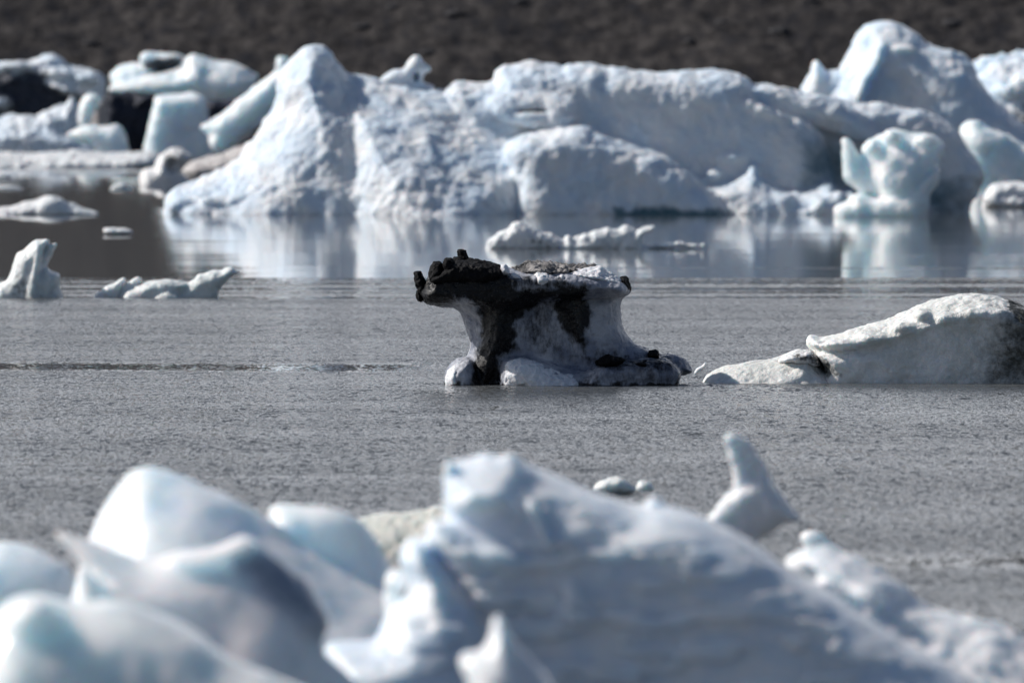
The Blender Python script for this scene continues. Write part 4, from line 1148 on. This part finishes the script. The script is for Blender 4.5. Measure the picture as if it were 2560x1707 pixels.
# central large berg
ice('iceberg', 54., [
    pc(7, [(815, 330), (800, 240), (812, 150), (850, 120), (950, 115), (1040, 90), (1080, 65), (1120, 85), (1160, 105), (1210, 85), (1290, 90), (1330, 125), (1450, 180), (1600, 240), (1780, 305), (1950, 370), (2100, 410), (2247, 400), (2400, 440), (2517, 490), (2787, 620), (2967, 740), (3100, 840), (3330, 950), (3550, 1120), (3810, 1270), (4050, 1410), (4400, 1650), (4500, 2400), (500, 2400), (700, 1400), (780, 700)], w=0, T=105, R=64, p=2.6, tv=-.12, tu=.08, k=8),
    # upper left head
    pc(7, [(820, 340), (805, 240), (820, 150), (950, 120), (1120, 90), (1290, 95), (1330, 160), (1350, 300), (1420, 500), (1200, 520), (900, 480), (840, 420)], w=44, T=62, R=44, p=1.8, tv=-.55, k=10),
    el(7, 1085, 92, 36, 44, w=20, rw=12), el(7, 1240, 100, 70, 50, w=34, rw=16), el(7, 850, 150, 40, 60, w=60, rw=12), el(7, 2180, 400, 60, 60, w=0, rw=20),
    # grey shoulder in front, banded
    pc(7, [(690, 520), (740, 470), (850, 500), (1000, 550), (1150, 590), (1250, 640), (1340, 720), (1450, 850), (1420, 1000), (1300, 1150), (1180, 1300), (1040, 1050), (900, 880), (800, 720), (700, 620)], w=70, T=40, R=30, p=2.2, k=8, tu=-.05),
    el(7, 1080, 700, 230, 44, w=108, rw=12, rot=.1, k=8), el(7, 1170, 960, 160, 28, w=110, rw=12, rot=.08, k=8),
    # white rib down the face
    pc(7, [(1340, 340), (1390, 330), (1430, 440), (1490, 560), (1560, 700), (1540, 720), (1480, 660), (1410, 520), (1360, 420)], w=92, T=22, R=7, k=5),
    # small cone on the face
    pc(7, [(1570, 1050), (1580, 920), (1620, 840), (1660, 880), (1720, 960), (1810, 1080), (1800, 1180), (1600, 1200)], w=104, T=16, R=12, k=8),
    # bright prong of the left front
    pc(7, [(520, 700), (560, 620), (640, 575), (700, 600), (780, 690), (850, 800), (920, 920), (1000, 1010), (1080, 1100), (1100, 1200), (1080, 1400), (1300, 2400), (150, 2400), (60, 1350), (30, 1270), (200, 1240), (380, 1250), (430, 1100), (470, 1020), (580, 980), (610, 900), (560, 820), (525, 760)], w=96, T=60, R=44, p=1.7, tv=-.45, k=6),
    # raised strips on the shaded face
    el(8, 420, 1100, 240, 64, w=104, rw=20, rot=.06, k=7), el(8, 300, 960, 260, 57, w=98, rw=20, rot=-.03, k=7), el(8, 920, 1210, 110, 49, w=106, rw=17, rot=.1, k=6),
    el(8, 150, 760, 200, 57, w=90, rw=20, rot=.12, k=7), el(8, 60, 620, 260, 57, w=80, rw=20, rot=.1, k=7), el(8, 1000, 1360, 130, 57, w=110, rw=17, rot=.5, k=6), el(8, 1150, 1480, 260, 76, w=114, rw=20, rot=.1, k=7),
    el(7, 1700, 560, 160, 76, w=76, rw=23, rot=-.1, k=8), el(7, 1880, 820, 60, 76, w=96, rw=13, k=6), el(7, 2080, 930, 40, 95, w=98, rw=13, k=6), el(7, 2100, 660, 180, 64, w=92, rw=20, rot=.1, k=7),
], M_E, cell=3., label='large central iceberg with a blunt top and long shaded right flank, blurred in the foreground', cat='iceberg', disp=((3, 60),), fine=(.4, 8), scal=0, scal_s=26, bowl=((2, 44),), ledge=(8, (55, 10, 60), .0), seed=66, relaxn=4, under=10)
ice('ice_spire', 46., [
    pc(7, [(900, 1400), (930, 1350), (1000, 1360), (1060, 1340), (1100, 1250), (1115, 1150), (1150, 1110), (1190, 1120), (1230, 1200), (1300, 1320), (1420, 1450), (1560, 1600), (1800, 1900), (2000, 3200), (900, 3200), (980, 1600), (930, 1480)], w=20, T=50, R=34, p=2.1, tv=-.3)],
    ice_mat('front_spire_ice', col=(.82, .82, .82), col2=(.74, .76, .78), px=PXM(46.), sss=.8, rad=20., rough=.3, bump=.12), cell=2.8, label='pale pointed ice at the bottom edge in front of the central iceberg, blurred', cat='iceberg', disp=((2.5, 30),), fine=(.3, 10), seed=67, relaxn=9, bowl=((3.5, 60),), under=10)
# yellowish rough ice behind the gap
ice('iceberg', 75., [
    pc(7, [(180, 510), (250, 495), (330, 465), (450, 452), (580, 455), (680, 430), (780, 405), (860, 440), (860, 1000), (150, 1000), (150, 560)], w=0, T=40, R=34, p=1.5, tv=-.5)],
    ice_mat('sparkling_rough_ice', col=(.80, .79, .72), col2=(.68, .68, .62), px=PXM(75.), sss=1., rad=22., rough=.2, bump=1.4, wet=.03), cell=1.6, label='small yellowish sparkling iceberg seen behind the gap left of the central iceberg', cat='iceberg', disp=((2., 10),), fine=(1., 4), seed=68, bowl=((1.2, 8),), under=6)
# spiky piece at the right
M_I = ice_mat('near_spire_ice', col=(.84, .83, .83), col2=(.76, .76, .78), px=PXM(76.), sss=.9, rad=14., rough=.3, bump=.4, wet=.05)
ice('ice_spire', 64., [
    pc(8, [(300, 480), (520, 540), (610, 640), (640, 760), (660, 1300), (300, 1300)], w=-2, T=18, R=14),
    pc(8, [(300, 560), (270, 495), (300, 460), (350, 420), (380, 360), (440, 300), (500, 255), (560, 225), (640, 190), (690, 230), (730, 300), (790, 345), (830, 420), (905, 485), (870, 515), (760, 530), (700, 575), (630, 615), (560, 700), (300, 700)], w=0, T=20, R=18, p=2.),
    pc(8, [(450, 300), (465, 215), (445, 150), (420, 90), (410, 30), (390, -30), (405, -65), (460, -60), (525, -40), (575, 15), (610, 70), (640, 115), (690, 185), (690, 240), (620, 300)], w=3, T=10, R=7, p=2.6, k=4, smooth=1),
    el(8, 420, 420, 90, 60, w=10, rw=12, k=6, rot=-.7), el(8, 700, 430, 70, 100, w=10, rw=10, k=6, rot=-.5)],
    M_I, cell=1.5, label='ragged translucent ice spire with one tall horn, right of the central iceberg', cat='iceberg', disp=((2.2, 16),), fine=(.9, 6), seed=69, bowl=((3., 14), (1.2, 6)), under=6)
# white shoulder to the right
ice('iceberg', 57., [
    pc(8, [(780, 790), (840, 750), (900, 700), (980, 680), (1100, 690), (1200, 730), (1350, 790), (1470, 850), (1560, 930), (1680, 1020), (1850, 1080), (2000, 1110), (2150, 1130), (2260, 1190), (2352, 1240), (2600, 1400), (2800, 2400), (1000, 2400), (900, 1000)], w=0, T=150, R=120, p=1.35, tv=-.7, k=8)] +
    [el(8, 900 + t_ * 150 + (i_ % 3) * 60, 800 + t_ * 90 + (i_ % 2) * 60, 100, 50, w=60, rw=22, rot=.4, k=10) for i_, t_ in enumerate(range(9))],
    M_J, cell=3., label='sloping white snowy iceberg in the lower right corner, blurred', cat='iceberg', disp=((5, 30), (2, 12)), fine=(1., 7), scal=.6, scal_s=22, bowl=((4, 34), (1.5, 15)), seed=70, under=10)
ice('ice_spire', 70., [
    pc(8, [(870, 600), (920, 570), (1000, 560), (1060, 610), (1110, 660), (1180, 690), (1180, 800), (950, 800), (920, 680)], w=0, T=14, R=10)],
    M_B, cell=2., label='small grey ice tip poking up behind the lower right iceberg', cat='iceberg', disp=((1.5, 14),), fine=(.3, 8), seed=71, bowl=((1., 14),), under=60)
ice('ice_chunk', 89., [
    pc(7, [(1780, 290), (1810, 260), (1870, 230), (1900, 222), (1950, 215), (2000, 235), (2050, 280), (2070, 300), (2060, 330), (1900, 330), (1800, 320)], T=14, R=9)],
    M_S, cell=1.1, label='larger of two small rounded ice lumps on the ripples above the central iceberg', cat='ice chunk', disp=((1, 8),), fine=(.5, 4), seed=72, bowl=((1.2, 8),), under=4)
ice('ice_chunk', 88., [
    pc(7, [(2065, 290), (2080, 245), (2110, 235), (2170, 262), (2190, 300), (2160, 325), (2080, 315)], T=9, R=7)],
    M_S, cell=1.1, label='smaller of two ice lumps on the ripples, just right of the larger', cat='ice chunk', disp=((1, 8),), fine=(.5, 4), seed=73, bowl=((1.2, 8),), under=4)

for o in bpy.data.objects:
    if '_cx' in o: del o['_cx']
print('script', round(time.time() - T0, 1), 's, verts', sum(len(m.vertices) for m in bpy.data.meshes))
